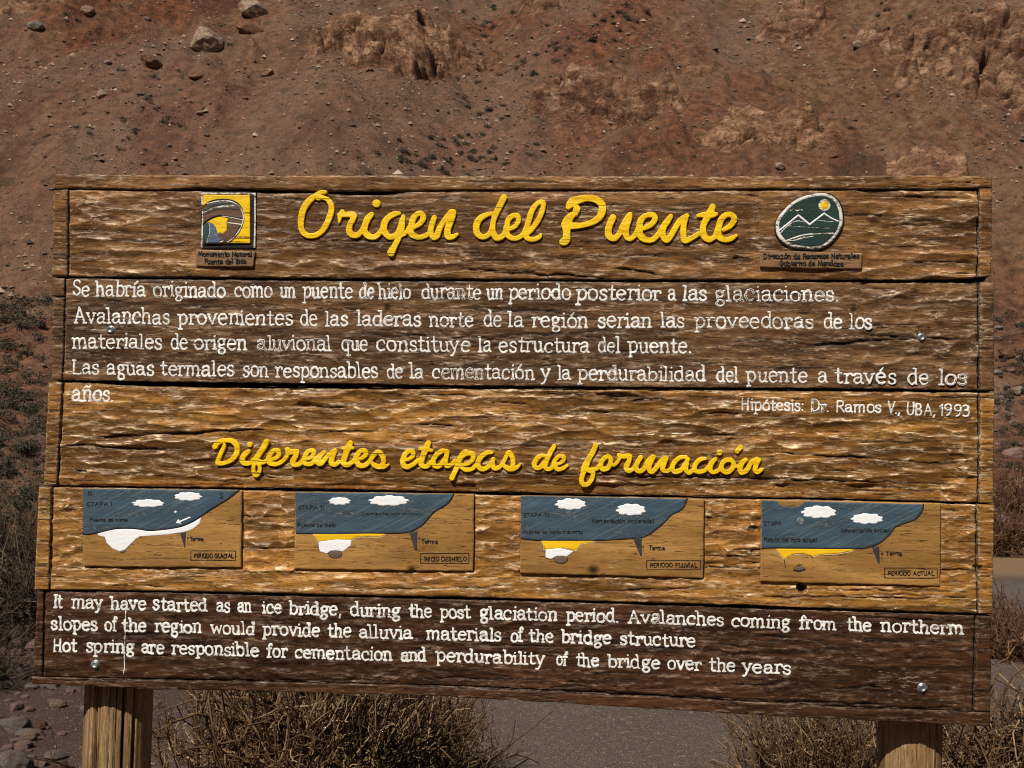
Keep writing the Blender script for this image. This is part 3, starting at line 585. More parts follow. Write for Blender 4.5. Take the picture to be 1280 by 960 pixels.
ROWS = [
 ('first line of white Spanish text', 12.4, 1.12, [(80, 369.2), (360, 372), (500, 373), (640, 373.6), (830, 375), (1060, 376.5)], 'Se 88.6 111.6 .2|habría 118 182.3 .2|originado 190 282.6 .5|como 291 341 .4|un 348 370 .4|puente 377 441.4 .3|de 447.3 468.3 .5|hielo 472 514 .5|durante 524.6 602.6 .7|un 607.3 629 .5|periodo 634 714.5 .5|posterior 719 827.5 .2|a 834 846 .3|las 852 885 .3|glaciaciones. 892.6 1050.7 .9'),
 ('second line of white Spanish text', 12.4, 1.10, [(80, 403), (360, 406.5), (640, 408.4), (930, 409.6), (1100, 410.6)], 'Avalanchas 90.5 212.3 .2|provenientes 220.5 366.9 .3|de 373.4 398 .3|las 404.4 435.5 .2|laderas 443.7 527 .5|norte 535 592.6 .5|de 602.6 627.7 .5|la 633.6 655.2 .3|región 663.4 736 .2|serian 746 815.8 .3|las 824.7 856.8 .2|proveedoras 867.3 1018.6 .6|de 1029 1054 .4|los 1061 1092 .3'),
 ('third line of white Spanish text', 12.3, 1.10, [(80, 434.8), (360, 437.5), (640, 439.8), (880, 441)], 'materiales 88 203.4 .3|de 211 234.6 .3|origen 240.5 309 .5|aluvional 319.7 414.4 .8|que 425.5 460.6 .6|constituye 469 588.6 .5|la 596.5 614.8 .3|estructura 622.3 738 .3|del 746 775.5 .6|puente. 784 866 .3'),
 ('fourth line of white Spanish text', 12.3, 1.10, [(80, 467.3), (360, 471.4), (640, 473.8), (930, 477), (1215, 481)], 'Las 88 123.7 .2|aguas 131 192.4 .3|termales 198.7 293.2 .4|son 301.4 336 .5|responsables 342.4 473.7 .3|de 481.7 504.2 .3|la 510.5 530 .5|cementación 538.7 668.6 .8|y 675 689 .5|la 695.5 714.5 .3|perdurabilidad 720.9 883.7 .6|del 895 924 .2|puente 932 1010.9 .5|a 1021.4 1036 .2|través 1043.2 1121.7 .3|de 1134 1162 .6|los 1172.6 1210.8 .9'),
 ('white word ending the Spanish text', 12.3, 1.2, [(80, 500.8), (160, 502)], 'años. 88 143 .2'),
 ('first line of white English text', 10.6, 1.2, [(65, 760), (310, 765.5), (390, 769), (570, 773), (740, 777.5), (850, 780.5), (950, 784.6), (1205, 793.5)], 'It 64.6 77.5 .1|may 86.9 128.6 .5|have 136 182.5 .2|started 188.8 259.8 .2|as 268 288.4 .2|an 295 314.7 .2|ice 326 352.3 .3|bridge, 359.3 428 .1|during 435.5 501 .1|the 509.3 541 .1|post 549 589 .1|glaciation 598.3 697.3 .3|period. 706 774.7 .4|Avalanches 784 906.4 .5|coming 913 989 .1|from 997.7 1046.8 .3|the 1057.4 1091 .2|northerm 1100.4 1207 .3'),
 ('second line of white English text', 10.6, 1.2, [(60, 787.3), (220, 790.8), (370, 795.5), (580, 800.6), (740, 804.6), (870, 809.4)], 'slopes 61.6 121.6 .1|of 128.6 146.6 .1|the 150.6 183 .1|region 191 252 .1|would 261 318.4 .1|provide 327 400.3 .2|the 407.8 439.7 .1|alluvia 446.7 516.3 .1|materials 531 627.6 .2|of 636.4 655 .1|the 660.3 693 .1|bridge 700 765.3 .1|structure 773.5 870.8 .1'),
 ('third line of white English text', 10.6, 1.2, [(60, 814.5), (200, 817), (300, 820.2), (430, 825), (600, 828.3), (700, 832.2), (780, 835), (860, 837.8), (990, 843.5)], 'Hot 63.4 95.8 .1|spring 104.5 167.7 .1|are 174.8 205.2 .1|responsible 212.3 323.6 .1|for 331.8 359.3 .1|cementacion 366.3 491.2 .1|and 499.2 533.4 .1|perdurability 543.3 681.4 .2|of 694.5 709.5 .2|the 718.4 749.4 .1|bridge 758.3 826.2 .1|over 833.3 877.8 .1|the 886 920.6 .1|years 926.5 990.5 .1')]
for lab, xh, rad, base, ws in ROWS:
    bx, by = zip(*base); items = [q.split() for q in ws.split('|')]
    x0 = float(items[0][1])-4; x1 = float(items[-1][2])+5
    Fd = Field(x0, min(by)-xh*1.75, x1, max(by)+xh*.75, .74)
    for t, a, b_, wr in items:
        a, b_ = float(a), float(b_); word(Fd, t, a, b_, np.interp(a, bx, by), np.interp(b_, bx, by), xh, rad, float(wr)*.75)
    pi = planks[1] if 'Spanish' in lab and 'ending' not in lab else planks[2] if 'ending' in lab else planks[4]
    o = Fd.mesh('text_line', ztop(.22), zfoot, WHITE, pi, rough=.26, seed=int(x1)); o['label'] = lab
Fd = Field(920, 490, 1222, 532, .6)
for t, a, b_, ya, yb, wr, sl in [('Hipótesis:', 925, 1006, 512.6, 513.6, .3, 0), ('Dr.', 1012.5, 1038, 514.4, 514.8, .5, 0), ('Ramos', 1043.7, 1103.4, 515, 515.8, .3, 0), ('V.,', 1109.3, 1127, 516, 516.8, .2, 0), ('UBA,', 1132.7, 1171.4, 518.6, 519.4, .5, 0), ('1993', 1174, 1214.7, 519.5, 520.6, .3, 0)]:
    word(Fd, t, a, b_, ya, yb, 9.4, 1.05, wr, .8, sl, serif=False)
o = Fd.mesh('text_line', ztop(.5), zfoot, WHITE, planks[2], rough=.3, seed=77); o['label'] = 'small white credit line'

# ------------------------------------------------------------------ the two raised yellow titles, stroke by stroke
def Z(ox, oy, s): return lambda st: [(ox+a/s, oy+b/s, r/s) for a, b, r in st]
def script(lines):
    out = []
    for ox, oy, body in lines:
        f = Z(ox, oy, 8)
        for st in body.split('|'):
            v = [tuple(map(float, q.split(','))) for q in st.split()]; p = f(v)
            out.append([tuple(q) for q in (catmull(p, n=5) if len(p) > 2 else p)])
    return out
def raised(words, name, T, top, seed, g=.75):
    for lab, strokes in words:
        pts = [q for st in strokes for q in st]; xs = [q[0] for q in pts]; ys = [q[1] for q in pts]
        Fd = Field(min(xs)-7, min(ys)-7, max(xs)+7, max(ys)+7, g)
        for st in strokes: Fd.line(st)
        mx, my = (min(xs)+max(xs))/2, (min(ys)+max(ys))/2
        o = Fd.mesh(name, lambda X, Y, D: top+T-.4*(1-np.clip(D/.5, 0, 1))**2+(vnoise(X/7, Y/1.3, 5)-.5)*.35, lambda X, Y: X*0-6, YEL, sign, rough=.28, seed=seed)
        o['label'] = lab
O1 = script([(360, 225, '375,122,18 330,130,24 280,160,26 215,210,32 165,280,33 140,360,33 132,450,30 150,520,28 200,557,27 270,557,27 335,520,27 382,455,29 412,390,30 435,320,30 436,260,28 415,215,26 385,190,22 340,178,22 305,188,22|'
 '515,428,12 522,370,22 545,318,22|520,350,24 600,347,27 660,352,30 650,400,28 622,450,28 615,515,32 655,555,30 710,545,28 755,490,26|840,345,24 800,390,34 775,450,32 768,515,32 810,563,32 870,570,28 920,530,24 955,470,24|885,238,38 890,238,38|'
 '1115,335,18 1060,345,28 1000,385,30 965,440,34 965,510,32 1010,568,30 1070,560,27 1110,510,25 1132,440,25 1155,370,22|1155,370,22 1140,480,28 1110,580,28 1070,660,30 1032,730,38|1110,575,16 1180,535,20 1230,490,22'),
 (500, 225, '60,530,20 110,470,30 130,395,30 170,345,25 215,338,27 236,380,28 205,435,25 140,478,20|105,470,26 118,540,32 180,575,26 250,562,25 300,530,24|345,378,26 325,440,28 308,510,28 330,572,28 370,560,32 400,480,28 450,400,26 510,330,30 537,322,28|535,335,30 510,410,32 480,490,32 480,560,34 520,572,28 575,545,16|'
 '930,338,20 870,348,24 800,390,32 765,460,33 775,535,32 830,572,28 890,545,26 925,470,22|1040,178,32 1000,260,32 960,340,30 932,430,27 930,520,30 970,580,32 1030,560,26 1070,480,28 1080,410,28 1125,362,25 1175,362,28 1185,415,25 1145,470,22 1080,500,20|1060,480,26 1085,560,28 1150,588,25 1210,565,24 1250,520,28 1285,420,28 1320,310,28 1378,235,24 1428,230,28 1430,290,25 1390,390,27 1330,480,26 1270,540,24|1250,520,26 1272,580,28 1330,598,24 1390,575,24 1408,550,16')])
O3 = script([(640, 225, '562,275,24 600,230,44 680,195,38 760,183,33 840,198,34 900,250,37 902,320,37 862,388,33 790,430,29 700,455,27 600,460,34 530,450,38|650,290,36 632,335,30|620,345,22 585,370,38 545,440,48 548,520,36 542,600,42 512,622,38|'
 '1010,378,33 985,430,34 965,490,34 970,558,36 1020,588,30 1070,545,28 1110,460,29 1165,375,33 1182,345,22|1170,380,33 1145,470,31 1142,555,32 1180,588,28 1230,555,25 1275,475,30'),
 (780, 225, '155,480,32 165,410,32 220,358,25 290,352,28 310,392,28 270,448,26 190,492,20|150,480,28 172,570,34 230,603,27 290,598,26 345,545,28|345,545,26 385,480,28 430,420,32 468,365,24|410,440,30 390,500,30 388,555,31 420,598,34 460,572,30 510,485,28 560,410,30 628,360,24|612,392,30 598,450,30 594,530,32 608,606,31 680,580,26 745,540,24|'
 '885,272,32 860,330,36 820,400,33 790,470,30 800,560,34 850,600,27 905,572,25|742,358,18 800,350,28 870,352,32 922,342,18|905,572,24 945,480,30 970,400,31 1020,352,27 1078,352,27 1102,398,30 1062,460,27 995,500,20|940,490,30 952,570,32 1010,600,26 1070,588,26 1122,556,16')])
D_ = script([(260, 535, '72,188,26 100,150,24 160,126,23 230,126,24 283,165,26 295,220,27 275,280,25 230,325,23 170,350,21 105,352,23 112,300,21 138,240,20 166,180,18 162,158,8|405,235,22 365,270,27 345,320,27 370,353,25 420,352,21 460,318,22|418,165,27 421,165,27|'
 '585,140,27 555,200,27 515,260,27 478,320,28 458,390,19 462,448,22 485,470,24 515,440,21 520,390,19 508,340,26 555,345,21 600,318,22|605,320,24 622,270,24 660,226,22 700,230,25 712,263,22 680,300,20 635,315,16|605,310,24 625,352,25 690,360,22 750,330,21 790,285,18 800,250,18|795,215,24 812,240,28 860,236,27 897,235,20 880,280,24 852,330,27 862,365,25 910,365,23 950,330,24 975,280,24 1000,236,23 1048,225,23 1060,260,22 1030,295,19 975,312,15|955,325,22 980,358,23 1040,355,22 1085,310,24 1125,275,24 1165,242,20|'
 '1120,290,25 1100,340,27 1130,360,23 1165,320,23 1210,270,22 1270,228,24|1268,232,27 1248,290,25 1235,348,25 1270,368,22 1310,340,22|1425,152,27 1398,205,34 1380,260,29 1362,318,27 1362,358,27 1410,368,24 1462,325,22|1352,202,18 1452,200,16|1462,325,22 1492,275,24 1522,232,22 1568,226,23 1584,260,22 1550,295,19 1497,318,15|1482,305,24 1507,368,26 1560,378,23 1612,340,23 1650,285,23 1702,240,24 1750,290,25 1757,345,23 1724,388,26 1670,375,24 1642,350,18|1724,390,24 1770,385,20 1806,366,11')])
ET = script([(400, 535, '835,310,26 852,262,25 898,232,22 933,245,23 930,283,19 890,310,17 845,322,14|825,322,24 838,374,26 880,388,24 940,360,22 985,322,22 1015,330,24|1085,152,27 1060,210,32 1035,270,29 1015,330,27 1020,373,25 1070,383,24 1112,340,22|1002,208,18 1115,225,17|1270,232,20 1220,232,24 1165,270,25 1135,322,24 1142,373,24 1190,384,23 1230,340,23 1262,290,23 1276,242,22|1270,265,24 1256,330,25 1270,378,24 1310,370,20 1350,330,22|'
 '1460,232,20 1430,262,27 1390,330,27 1366,400,26 1336,468,25 1320,500,26|1415,295,16 1468,257,22 1520,255,25 1536,293,23 1502,343,21 1440,365,18 1392,362,16|1408,388,18 1460,418,23 1520,410,21 1560,372,20|1718,245,18 1672,246,23 1612,290,25 1580,350,25 1600,403,24 1650,408,23 1700,370,23 1735,312,22|1728,350,24 1742,402,23 1790,395,21 1830,350,21 1860,292,20 1890,246,24 1922,290,25 1932,343,23 1918,408,26 1865,395,24 1825,360,18|1922,412,24 1970,394,21 2004,361,11')])
DE = script([(540, 535, '1130,278,16 1090,277,22 1047,312,25 1022,360,24 1042,398,23 1090,388,23 1130,330,22|1222,182,22 1182,250,25 1147,330,23 1132,390,24 1170,412,21 1208,385,20 1228,328,22 1268,284,20 1312,282,21 1320,315,21 1280,352,17 1230,362,13|1215,352,20 1250,408,23 1300,408,21 1355,376,13')])
FO = script([(680, 535, '520,172,25 490,240,27 450,310,27 412,390,34 385,470,24 375,530,24 400,568,24 448,553,23 483,500,23 488,445,24 450,425,24|455,420,24 520,410,21 560,370,22|640,282,21 592,312,24 566,370,25 592,413,25 640,398,24 665,350,23 665,305,22 640,282,20|665,365,16 705,370,17 742,330,17 757,295,20|748,270,20 790,285,25 857,277,22 850,330,24 822,390,27 842,428,24 890,410,21 922,365,22|'
 '970,292,23 937,340,24 920,400,25 950,433,24 1000,410,23 1040,330,23 1092,290,24|1095,290,24 1062,350,25 1050,410,25 1080,438,23 1130,390,23 1180,320,23 1220,302,26|1220,305,26 1200,360,24 1186,415,24 1240,430,19 1280,398,20|1418,292,20 1362,295,22 1306,340,23 1281,400,24 1310,438,23 1370,420,23 1420,350,23 1440,312,20|1428,350,24 1416,410,25 1450,448,21 1500,412,19|1613,306,16 1570,311,21 1520,352,23 1505,410,24 1540,438,23 1600,430,19 1650,385,20|1714,311,18 1675,352,25 1660,410,25 1690,443,21 1750,420,19 1775,372,20|1753,246,28 1757,244,28|'
 '1868,318,23 1812,326,23 1776,370,23 1781,418,24 1830,443,23 1880,410,24 1895,352,23 1868,318,20|1895,385,18 1940,382,16|1930,232,23 1965,196,25|2018,316,19 1982,350,25 1960,400,27 1975,448,23 2030,420,23 2070,350,23 2130,312,24|2150,318,20 2120,370,25 2110,420,23 2130,443,21 2170,420,19 2186,408,9')])
def cutx(strokes, xa, xb): return [s for s in strokes if xa <= np.mean([q[0] for q in s]) < xb]
raised([('raised yellow word Origen', cutx(O1, 0, 585)), ('raised yellow word del', cutx(O1, 585, 900)), ('raised yellow word Puente', O3)], 'raised_word', 2.0, .3, 3)
raised([('raised yellow word Diferentes', D_), ('raised yellow word etapas', ET), ('raised yellow word de', DE), ('raised yellow word formación', FO)], 'raised_word', 1.9, .2, 4, .5)

# ------------------------------------------------------------------ diagrams: planed plaques with painted layers
def wood_smooth(name, dark, mid, light, pale, amt=.4): return wood(name, dark, mid, light, pale, amt, .5, fine=.6)
PLQ = wood_smooth('planed_plaque_wood', (.14, .060, .015), (.36, .185, .050), (.50, .275, .085), (.7, .5, .28))
PLQ2 = wood_smooth('planed_label_wood', (.10, .050, .024), (.22, .120, .058), (.30, .18, .095), (.5, .36, .22))
def scal(ox, oy, s): return lambda txt: [(ox+float(a)/s, oy+float(b)/s) for a, b in (q.split(',') for q in txt.split())]
def layer(parent, name, z, mat, polys=(), lines=(), rough=.18, g=.55, foot=None, holes=(), lab=None, seed=1, bev=.5, bevw=.8):
    pts = [p for q in polys for p in q]+[(x, y) for l in lines for x, y, r in l]; xs = [p[0] for p in pts]; ys = [p[1] for p in pts]
    Fd = Field(min(xs)-4, min(ys)-4, max(xs)+4, max(ys)+4, g)
    for q in polys: Fd.poly(q)
    for l in lines: Fd.line(l, 0)
    for q in holes: Fd.poly(q, sub=True)
    o = Fd.mesh(name, lambda X, Y, D: X*0+z-bev*(1-np.clip(D/bevw, 0, 1))+(vnoise(X/9, Y/1.6, seed)-.5)*.12, lambda X, Y: X*0+(z-1.0 if foot is None else foot), mat, parent, rough=rough, seed=seed)
    if lab: o['label'] = lab
    return o
def LN(f, txt, r): p = f(txt); p = catmull(p, n=4) if len(p) > 2 else p; return [(x, y, r) for x, y in p]
def plaque_mesh(name, corners, z, mat, foot=-7, label=None):
    """rectangular plaque as a grid so that it carries the grain relief"""
    (ax, ay), (bx, by), (cx, cy), (dx, dy) = corners
    L = lambda y: np.interp(y, [ay, dy], [ax, dx]); R = lambda y: np.interp(y, [by, cy], [bx, cx])
    T = lambda x: np.interp(x, [ax, bx], [ay, by]); B = lambda x: np.interp(x, [dx, cx], [dy, cy])
    nx, ny = int((bx-ax)/1.3), int((dy-ay)/1.3); u, v = np.meshgrid(np.linspace(0, 1, nx+1), np.linspace(0, 1, ny+1))
    x = (ax+(bx-ax)*u)*(1-v)+(dx+(cx-dx)*u)*v; y = (ay+(dy-ay)*v)*(1-u)+(by+(cy-by)*v)*u
    e = np.minimum.reduce([u*(bx-ax), (1-u)*(bx-ax), v*(dy-ay), (1-v)*(dy-ay)])
    y = y+(fbm(x/14, x*0+3, 2, int(ax))-.5)*1.6*v**6; x = x+(fbm(y/14, y*0+9, 2, int(ay))-.5)*1.2*u**8
    h = z-.8*np.clip(1-e/1.2, 0, 1)**2+(vnoise(x/25, y/1.8, 3)-.5)*.25
    dt = np.zeros_like(x)
    for k in range(5):
        yy = ay+(dy-ay)*rs.uniform(.1, .95); m = np.clip(1-np.abs(y-yy-(fbm(x/30, x*0+k, 2, k)-.5)*6)/.6, 0, 1)*(vnoise(x/40, x*0+k*5)>.45); h = h-.5*m; dt = np.maximum(dt, m*.7)
    for (kx, ky, kr) in [(742, 713, 8), (706, 634, 2), (515, 711.5, 6)]:
        m = np.clip(1.3-np.hypot(x-kx, (y-ky)*1.4)/kr, 0, 1); h = h-1.2*m; dt = np.maximum(dt, m)
    n = x.size; ids = np.arange(n).reshape(ny+1, nx+1); Q = np.stack([ids[:-1, :-1], ids[1:, :-1], ids[1:, 1:], ids[:-1, 1:]], -1).reshape(-1, 4)
    ring = np.concatenate([ids[0, :], ids[1:, -1], ids[-1, -2::-1], ids[-2:0:-1, 0]]); c = n+np.arange(len(ring))
    V = np.vstack([PL(x.ravel(), y.ravel(), h.ravel()), PL(x.ravel()[ring], y.ravel()[ring], foot)])
    Q = np.vstack([Q, np.stack([ring, np.roll(ring, -1), np.roll(c, -1), c], -1)])
    me = mesh_np(name, V, quads=Q, smooth=False, attrs={'ridge': np.concatenate([np.clip(1-e.ravel()/1.0, 0, 1), np.zeros(len(ring))]), 'dirt_shade': np.concatenate([dt.ravel(), np.full(len(ring), .4)])})
    o = link(name, me, mat, sign)
    if label: o['label'] = label
    return o
def cloud(f, x0, y0, x1, y1, seed, s):
    r = np.random.default_rng(seed); cx, cy = (x0+x1)/2, (y0+y1)/2; out = []
    k = 44
    ph = r.uniform(0, 6)
    for i in range(k):
        a = 2*math.pi*i/k; lobes = .86+.24*abs(math.sin(a*4.5+ph))**.7+r.normal(0, .015)
        sq = (abs(math.cos(a))**2.3+abs(math.sin(a))**2.0)**(-1/2.15)
        out.append((cx+(x1-x0)/2*math.cos(a)*lobes*sq, cy+(y1-y0)/2*math.sin(a)*lobes*sq*(1.0 if math.sin(a) < 0 else .82)))
    return f(' '.join('%f,%f' % q for q in out))
def words_layer(parent, z, mat, items, label=None, g=.5):
    xs = [i[1] for i in items]+[i[2] for i in items]; ys = [i[3] for i in items]
    Fd = Field(min(xs)-3, min(ys)-16, max(xs)+3, max(ys)+8, g)
    for t, a, b_, y, xh, rad in items:
        parts = t.split(' '); tot = sum(sum(glyph(c)[0] for c in w_) for w_ in parts)+5*(len(parts)-1); x = a
        for w_ in parts:
            ww = (b_-a)*sum(glyph(c)[0] for c in w_)/tot; word(Fd, w_, x, x+ww, y, y, xh, rad, 0, .8, serif=False); x += ww+(b_-a)*5/tot
    o = Fd.mesh('small_lettering', lambda X, Y, D: X*0+z, lambda X, Y: X*0+z-.8, mat, parent, rough=.12, seed=9)
    if label: o['label'] = label
    return o
ZP = 1.5
def diagram(lab, corners, ox, oy, s, sky_, ice, yellow, lens, clouds, extra, texts, box, spike, arrow, boxtext, skyholes=(), icelab=None):
    f = scal(ox, oy, s); p = plaque_mesh('diagram_plaque', corners, ZP, PLQ, label=lab)
    layer(p, 'sky_panel', ZP+.35, BLUE, [f(sky_)], holes=[f(h) for h in skyholes], rough=.2, g=1.0)
    low = ' '.join(sky_.split()[2:]) if not extra.get('low') else extra['low']
    layer(p, 'contour_line', ZP+.75, INKD, lines=[LN(f, low, extra.get('lw', .9))], g=.45, rough=.1)
    if ice: layer(p, 'ice_shape', ZP+.5, SNOWP, [f(ice)], rough=.1); layer(p, 'ice_outline', ZP+.65, INKD, lines=[LN(f, extra['iceline'], .32)], g=.4, rough=.12)
    if yellow: layer(p, 'sediment_shape', ZP+.45, ORN, [f(yellow)], rough=.08); layer(p, 'sediment_outline', ZP+.6, CREAM, lines=[LN(f, extra['yl'], .42)], g=.4, rough=.12)
    if lens:
        cx, cy, rx, ry = lens; e = [(cx+rx*math.cos(a), cy+ry*math.sin(a)) for a in np.linspace(0, 2*math.pi, 24, endpoint=False)]
        tx = ' '.join('%f,%f' % q for q in e)
        layer(p, 'river_shape', ZP+.7, GREYP, [f(tx)], rough=.1); layer(p, 'river_outline', ZP+.8, INKD, lines=[LN(f, tx+' '+tx.split()[0], .35)], g=.4)
    for i, c in enumerate(clouds): layer(p, 'cloud', ZP+.8, SNOWP, [cloud(f, *c, i+int(ox), s)], rough=.2, seed=i+3, foot=ZP-.5)
    layer(p, 'vent_shape', ZP+.55, VENT, [f(spike)], rough=.1)
    layer(p, 'arrow', ZP+.5, INKD, [f(arrow)], lines=[LN(f, extra['al'], .32)], g=.4, rough=.05)
    x0, y0, x1, y1 = box; bx = '%g,%g %g,%g %g,%g %g,%g %g,%g' % (x0, y0, x1, y0, x1, y1, x0, y1, x0, y0)
    q = f(bx); layer(p, 'caption_frame', ZP+.5, INK, lines=[[(x, y, .6) for x, y in q]], g=.45, rough=.15)
    (tx, ta, tb, ty) = boxtext; a = f('%g,%g %g,%g' % (ta, ty, tb, ty)); words_layer(p, ZP+.55, INK, [(tx, a[0][0], a[1][0], a[0][1], 3.3, .44)], None, .42)
    its = []
    for (t, a0, a1, y, xh, rd) in texts:
        a = f('%g,%g %g,%g' % (a0, y, a1, y)); its.append((t, a[0][0], a[1][0], a[0][1], xh, rd))
    words_layer(p, ZP+.75, INKF, its, None, .42)
    if 'more' in extra: extra['more'](p, f)
    return p
def arrow_white(p, f):
    layer(p, 'ice_arrow', ZP+1.1, SNOWP, [f('758,284 778,254 786,268 862,236 868,246 792,280 802,292')], rough=.12)
    layer(p, 'paint_spot', ZP+.8, SNOWP, [f('747,200 757,192 768,200 760,212 748,210')], rough=.1)
    layer(p, 'river_shape', ZP+.7, GREYP, [f('345,490 400,480 385,498 368,505')], rough=.1)
diagram('first plaque with white ice mass and sloping blue sky', [(103.8, 610.5), (302.5, 613), (301.5, 709.2), (103.8, 707.8)], 90, 605, 5.818,
 '84,32 1212,46 1130,112 1000,192 900,260 800,305 700,324 570,337 500,327 440,320 330,320 240,340 180,354 120,364 82,360',
 '190,360 240,340 330,327 440,326 500,333 570,343 700,330 800,312 880,280 945,240 930,290 880,330 820,350 700,368 500,382 470,400 430,440 390,480 350,490 300,470 255,430 240,385 195,375', None, None,
 [(448, 112, 668, 172), (755, 60, 942, 126)], {'low': '1215,48 1130,112 1000,192 900,260 800,305 700,324 570,336 500,326 440,320 330,321 240,342 180,354 120,364 84,360', 'lw': 1.15, 'iceline': '235,375 245,400 262,432 300,462 350,480 390,478 430,436 470,398 510,378 700,362 815,343 880,322', 'al': '846,390 846,442', 'more': arrow_white},
 [('N', 116, 148, 82, 3.4, .5), ('S', 1076, 1104, 104, 4.2, .5), ('ETAPA I', 112, 300, 158, 3.0, .42), ('Puente de nieve', 130, 410, 270, 2.7, .34), ('Terma', 858, 962, 410, 3.0, .42)],
 (868, 486, 1193, 554), '788,352 832,348 826,466 820,460', '838,398 846,378 853,398', ('PERIODO GLACIAL', 886, 1180, 534))
diagram('second plaque with two clouds and yellow layer over melting ice', [(369.5, 614.8), (592.8, 617.5), (591.5, 714), (368.2, 711)], 360, 605, 5.333,
 '52,54 1105,66 1082,112 1040,148 980,182 940,225 900,270 850,302 800,320 700,325 500,325 300,330 52,328',
 '205,385 320,368 425,372 420,410 370,450 330,445 290,445 260,465 215,450 205,420', '165,332 400,330 560,328 655,332 620,352 540,350 460,352 420,375 330,370 210,385 195,370', (318, 468, 44, 25),
 [(277, 88, 415, 143), (547, 78, 798, 150)], {'low': '1105,66 1082,112 1040,148 980,182 940,225 900,270 850,302 800,320 700,326 500,326 300,330 60,328', 'iceline': '207,400 210,440 262,462 290,448', 'yl': '168,336 196,372 212,388 330,372 425,376 462,356 540,355 620,354 655,334', 'al': '876,355 876,402'},
 [('ETAPA II', 66, 242, 168, 3.2, .42), ('Puente de hielo', 66, 322, 284, 2.9, .34), ('(cementación inicial)', 490, 890, 206, 2.4, .26), ('Terma', 890, 1002, 394, 3.3, .45)],
 (886, 462, 1207, 528), '812,325 865,312 862,440 846,440', '868,365 876,345 884,365', ('INICIO DESHIELO', 904, 1192, 512))
diagram('third plaque with yellow layer above a small white ice lens', [(651.4, 619.2), (880, 623.5), (878.8, 722.8), (650.2, 716.6)], 640, 610, 5.12,
 '58,48 1120,70 1092,130 1020,172 980,212 900,280 830,315 700,326 540,335 200,333 58,322',
 '215,395 300,382 395,405 350,440 290,435 250,455 215,445', '185,332 540,333 520,345 440,360 410,400 330,385 215,395 200,360', (315, 455, 42, 27),
 [(283, 68, 470, 143), (672, 102, 850, 181)], {'low': '1120,70 1092,130 1020,172 980,212 900,280 830,315 700,326 540,334 200,334 60,322', 'iceline': '215,400 214,442 250,456 272,446', 'yl': '184,336 200,362 215,398 330,388 408,402 440,362 520,348 542,336', 'al': '839,370 839,406'},
 [('ETAPA III', 70, 242, 184, 3.2, .42), ('Puente de hielo cubierto', 68, 455, 290, 2.8, .36), ('(cementación moderada)', 510, 908, 222, 3.4, .42), ('Terma', 875, 980, 393, 3.3, .42)],
 (862, 464, 1205, 522), '775,322 830,316 832,436 822,436', '832,380 839,362 846,380', ('PERIODO PLUVIAL', 880, 1188, 506))
def bowl(p, f):
    layer(p, 'bridge_arch', ZP+.7, INKD, lines=[LN(f, '205,430 225,408 265,395 330,394 375,408 388,420', .5), LN(f, '204,430 213,482', .4), LN(f, '265,500 300,508 340,495', .6)], g=.4, rough=.1)
diagram('fourth plaque with a yellow bridge over an empty arch', [(951.6, 624.3), (1175.6, 629), (1174.6, 732.6), (950.6, 727)], 940, 615, 5.12,
 '60,52 1095,78 1086,120 1040,175 920,220 880,270 820,322 760,348 650,362 150,355 60,360', None, '155,362 650,362 640,375 560,392 430,400 390,412 330,395 260,398 205,430', (300, 490, 34, 13),
 [(322, 90, 532, 173), (638, 138, 831, 209)], {'low': '1095,78 1086,120 1040,175 920,220 880,270 820,322 760,348 650,361 150,356 60,361', 'yl': '154,366 205,432 232,408 330,398 392,415 432,404 560,396 640,378 655,364', 'al': '829,392 831,456', 'more': bowl},
 [('ETAPA', 74, 190, 212, 3.0, .42), ('Puente del Inca actual', 70, 418, 318, 3.7, .42), ('(cementación actual)', 565, 882, 254, 2.8, .38), ('Terma', 855, 962, 404, 3.3, .42)],
 (848, 486, 1183, 550), '765,350 812,345 816,460 806,460', '823,400 831,380 839,400', ('PERIODO ACTUAL', 866, 1166, 532), skyholes=['150,40 340,40 325,70 290,92 240,98 190,86 165,66'])

# ------------------------------------------------------------------ the two emblems and their name plates
f = scal(240, 232, 8.72)
BLK = paint('black_paint', (.012, .011, .010), .5, (.06, .05, .04), worn=.4, grain=.3)
e1 = layer(sign, 'bridge_emblem', 1.0, BLK, [f('102,66 704,70 700,690 94,690')], rough=.2, foot=-3, lab='square yellow emblem with an arched bridge in a white frame')
fr = []
for q in ['112,88 690,92', '690,92 692,400 684,676', '112,88 122,350 108,676']: fr.append([(x, y, 1.05) for x, y in f(q)])
layer(e1, 'white_frame', 1.9, SIL, lines=fr, rough=.35, g=.45)
layer(e1, 'yellow_ground', 3.6, YEL, [f('132,104 640,108 640,632 132,632')], rough=.12, foot=0, g=.9)
layer(e1, 'rock_bridge', 4.1, BRN, [f('132,235 200,182 300,160 430,165 510,200 560,270 572,350 556,430 512,510 452,585 392,628 340,630 325,590 285,545 300,515 350,520 385,490 388,440 384,400 400,365 330,338 270,345 210,370 160,405 132,430')], rough=.15, g=.45, foot=2)
layer(e1, 'bridge_stripe', 4.4, TEAL, [f('133,270 200,215 300,185 440,188 460,205 330,222 230,242 150,288')], g=.45, lab='dark teal stripe')
layer(e1, 'bridge_stripe', 4.5, SIL, [f('136,296 230,248 330,224 500,212 525,235 350,248 230,270 140,308')], g=.45, lab='white stripe')
layer(e1, 'bridge_outline', 4.7, INKD, lines=[LN(f, '134,236 200,182 300,158 430,163 512,200 556,262', .7), LN(f, '134,425 165,395 215,362 280,336 350,332 470,352 560,362', 1.0), LN(f, '136,330 230,285 340,262 450,262 530,272', .5), LN(f, '452,585 505,505 548,430', .9)], g=.45, rough=.15)
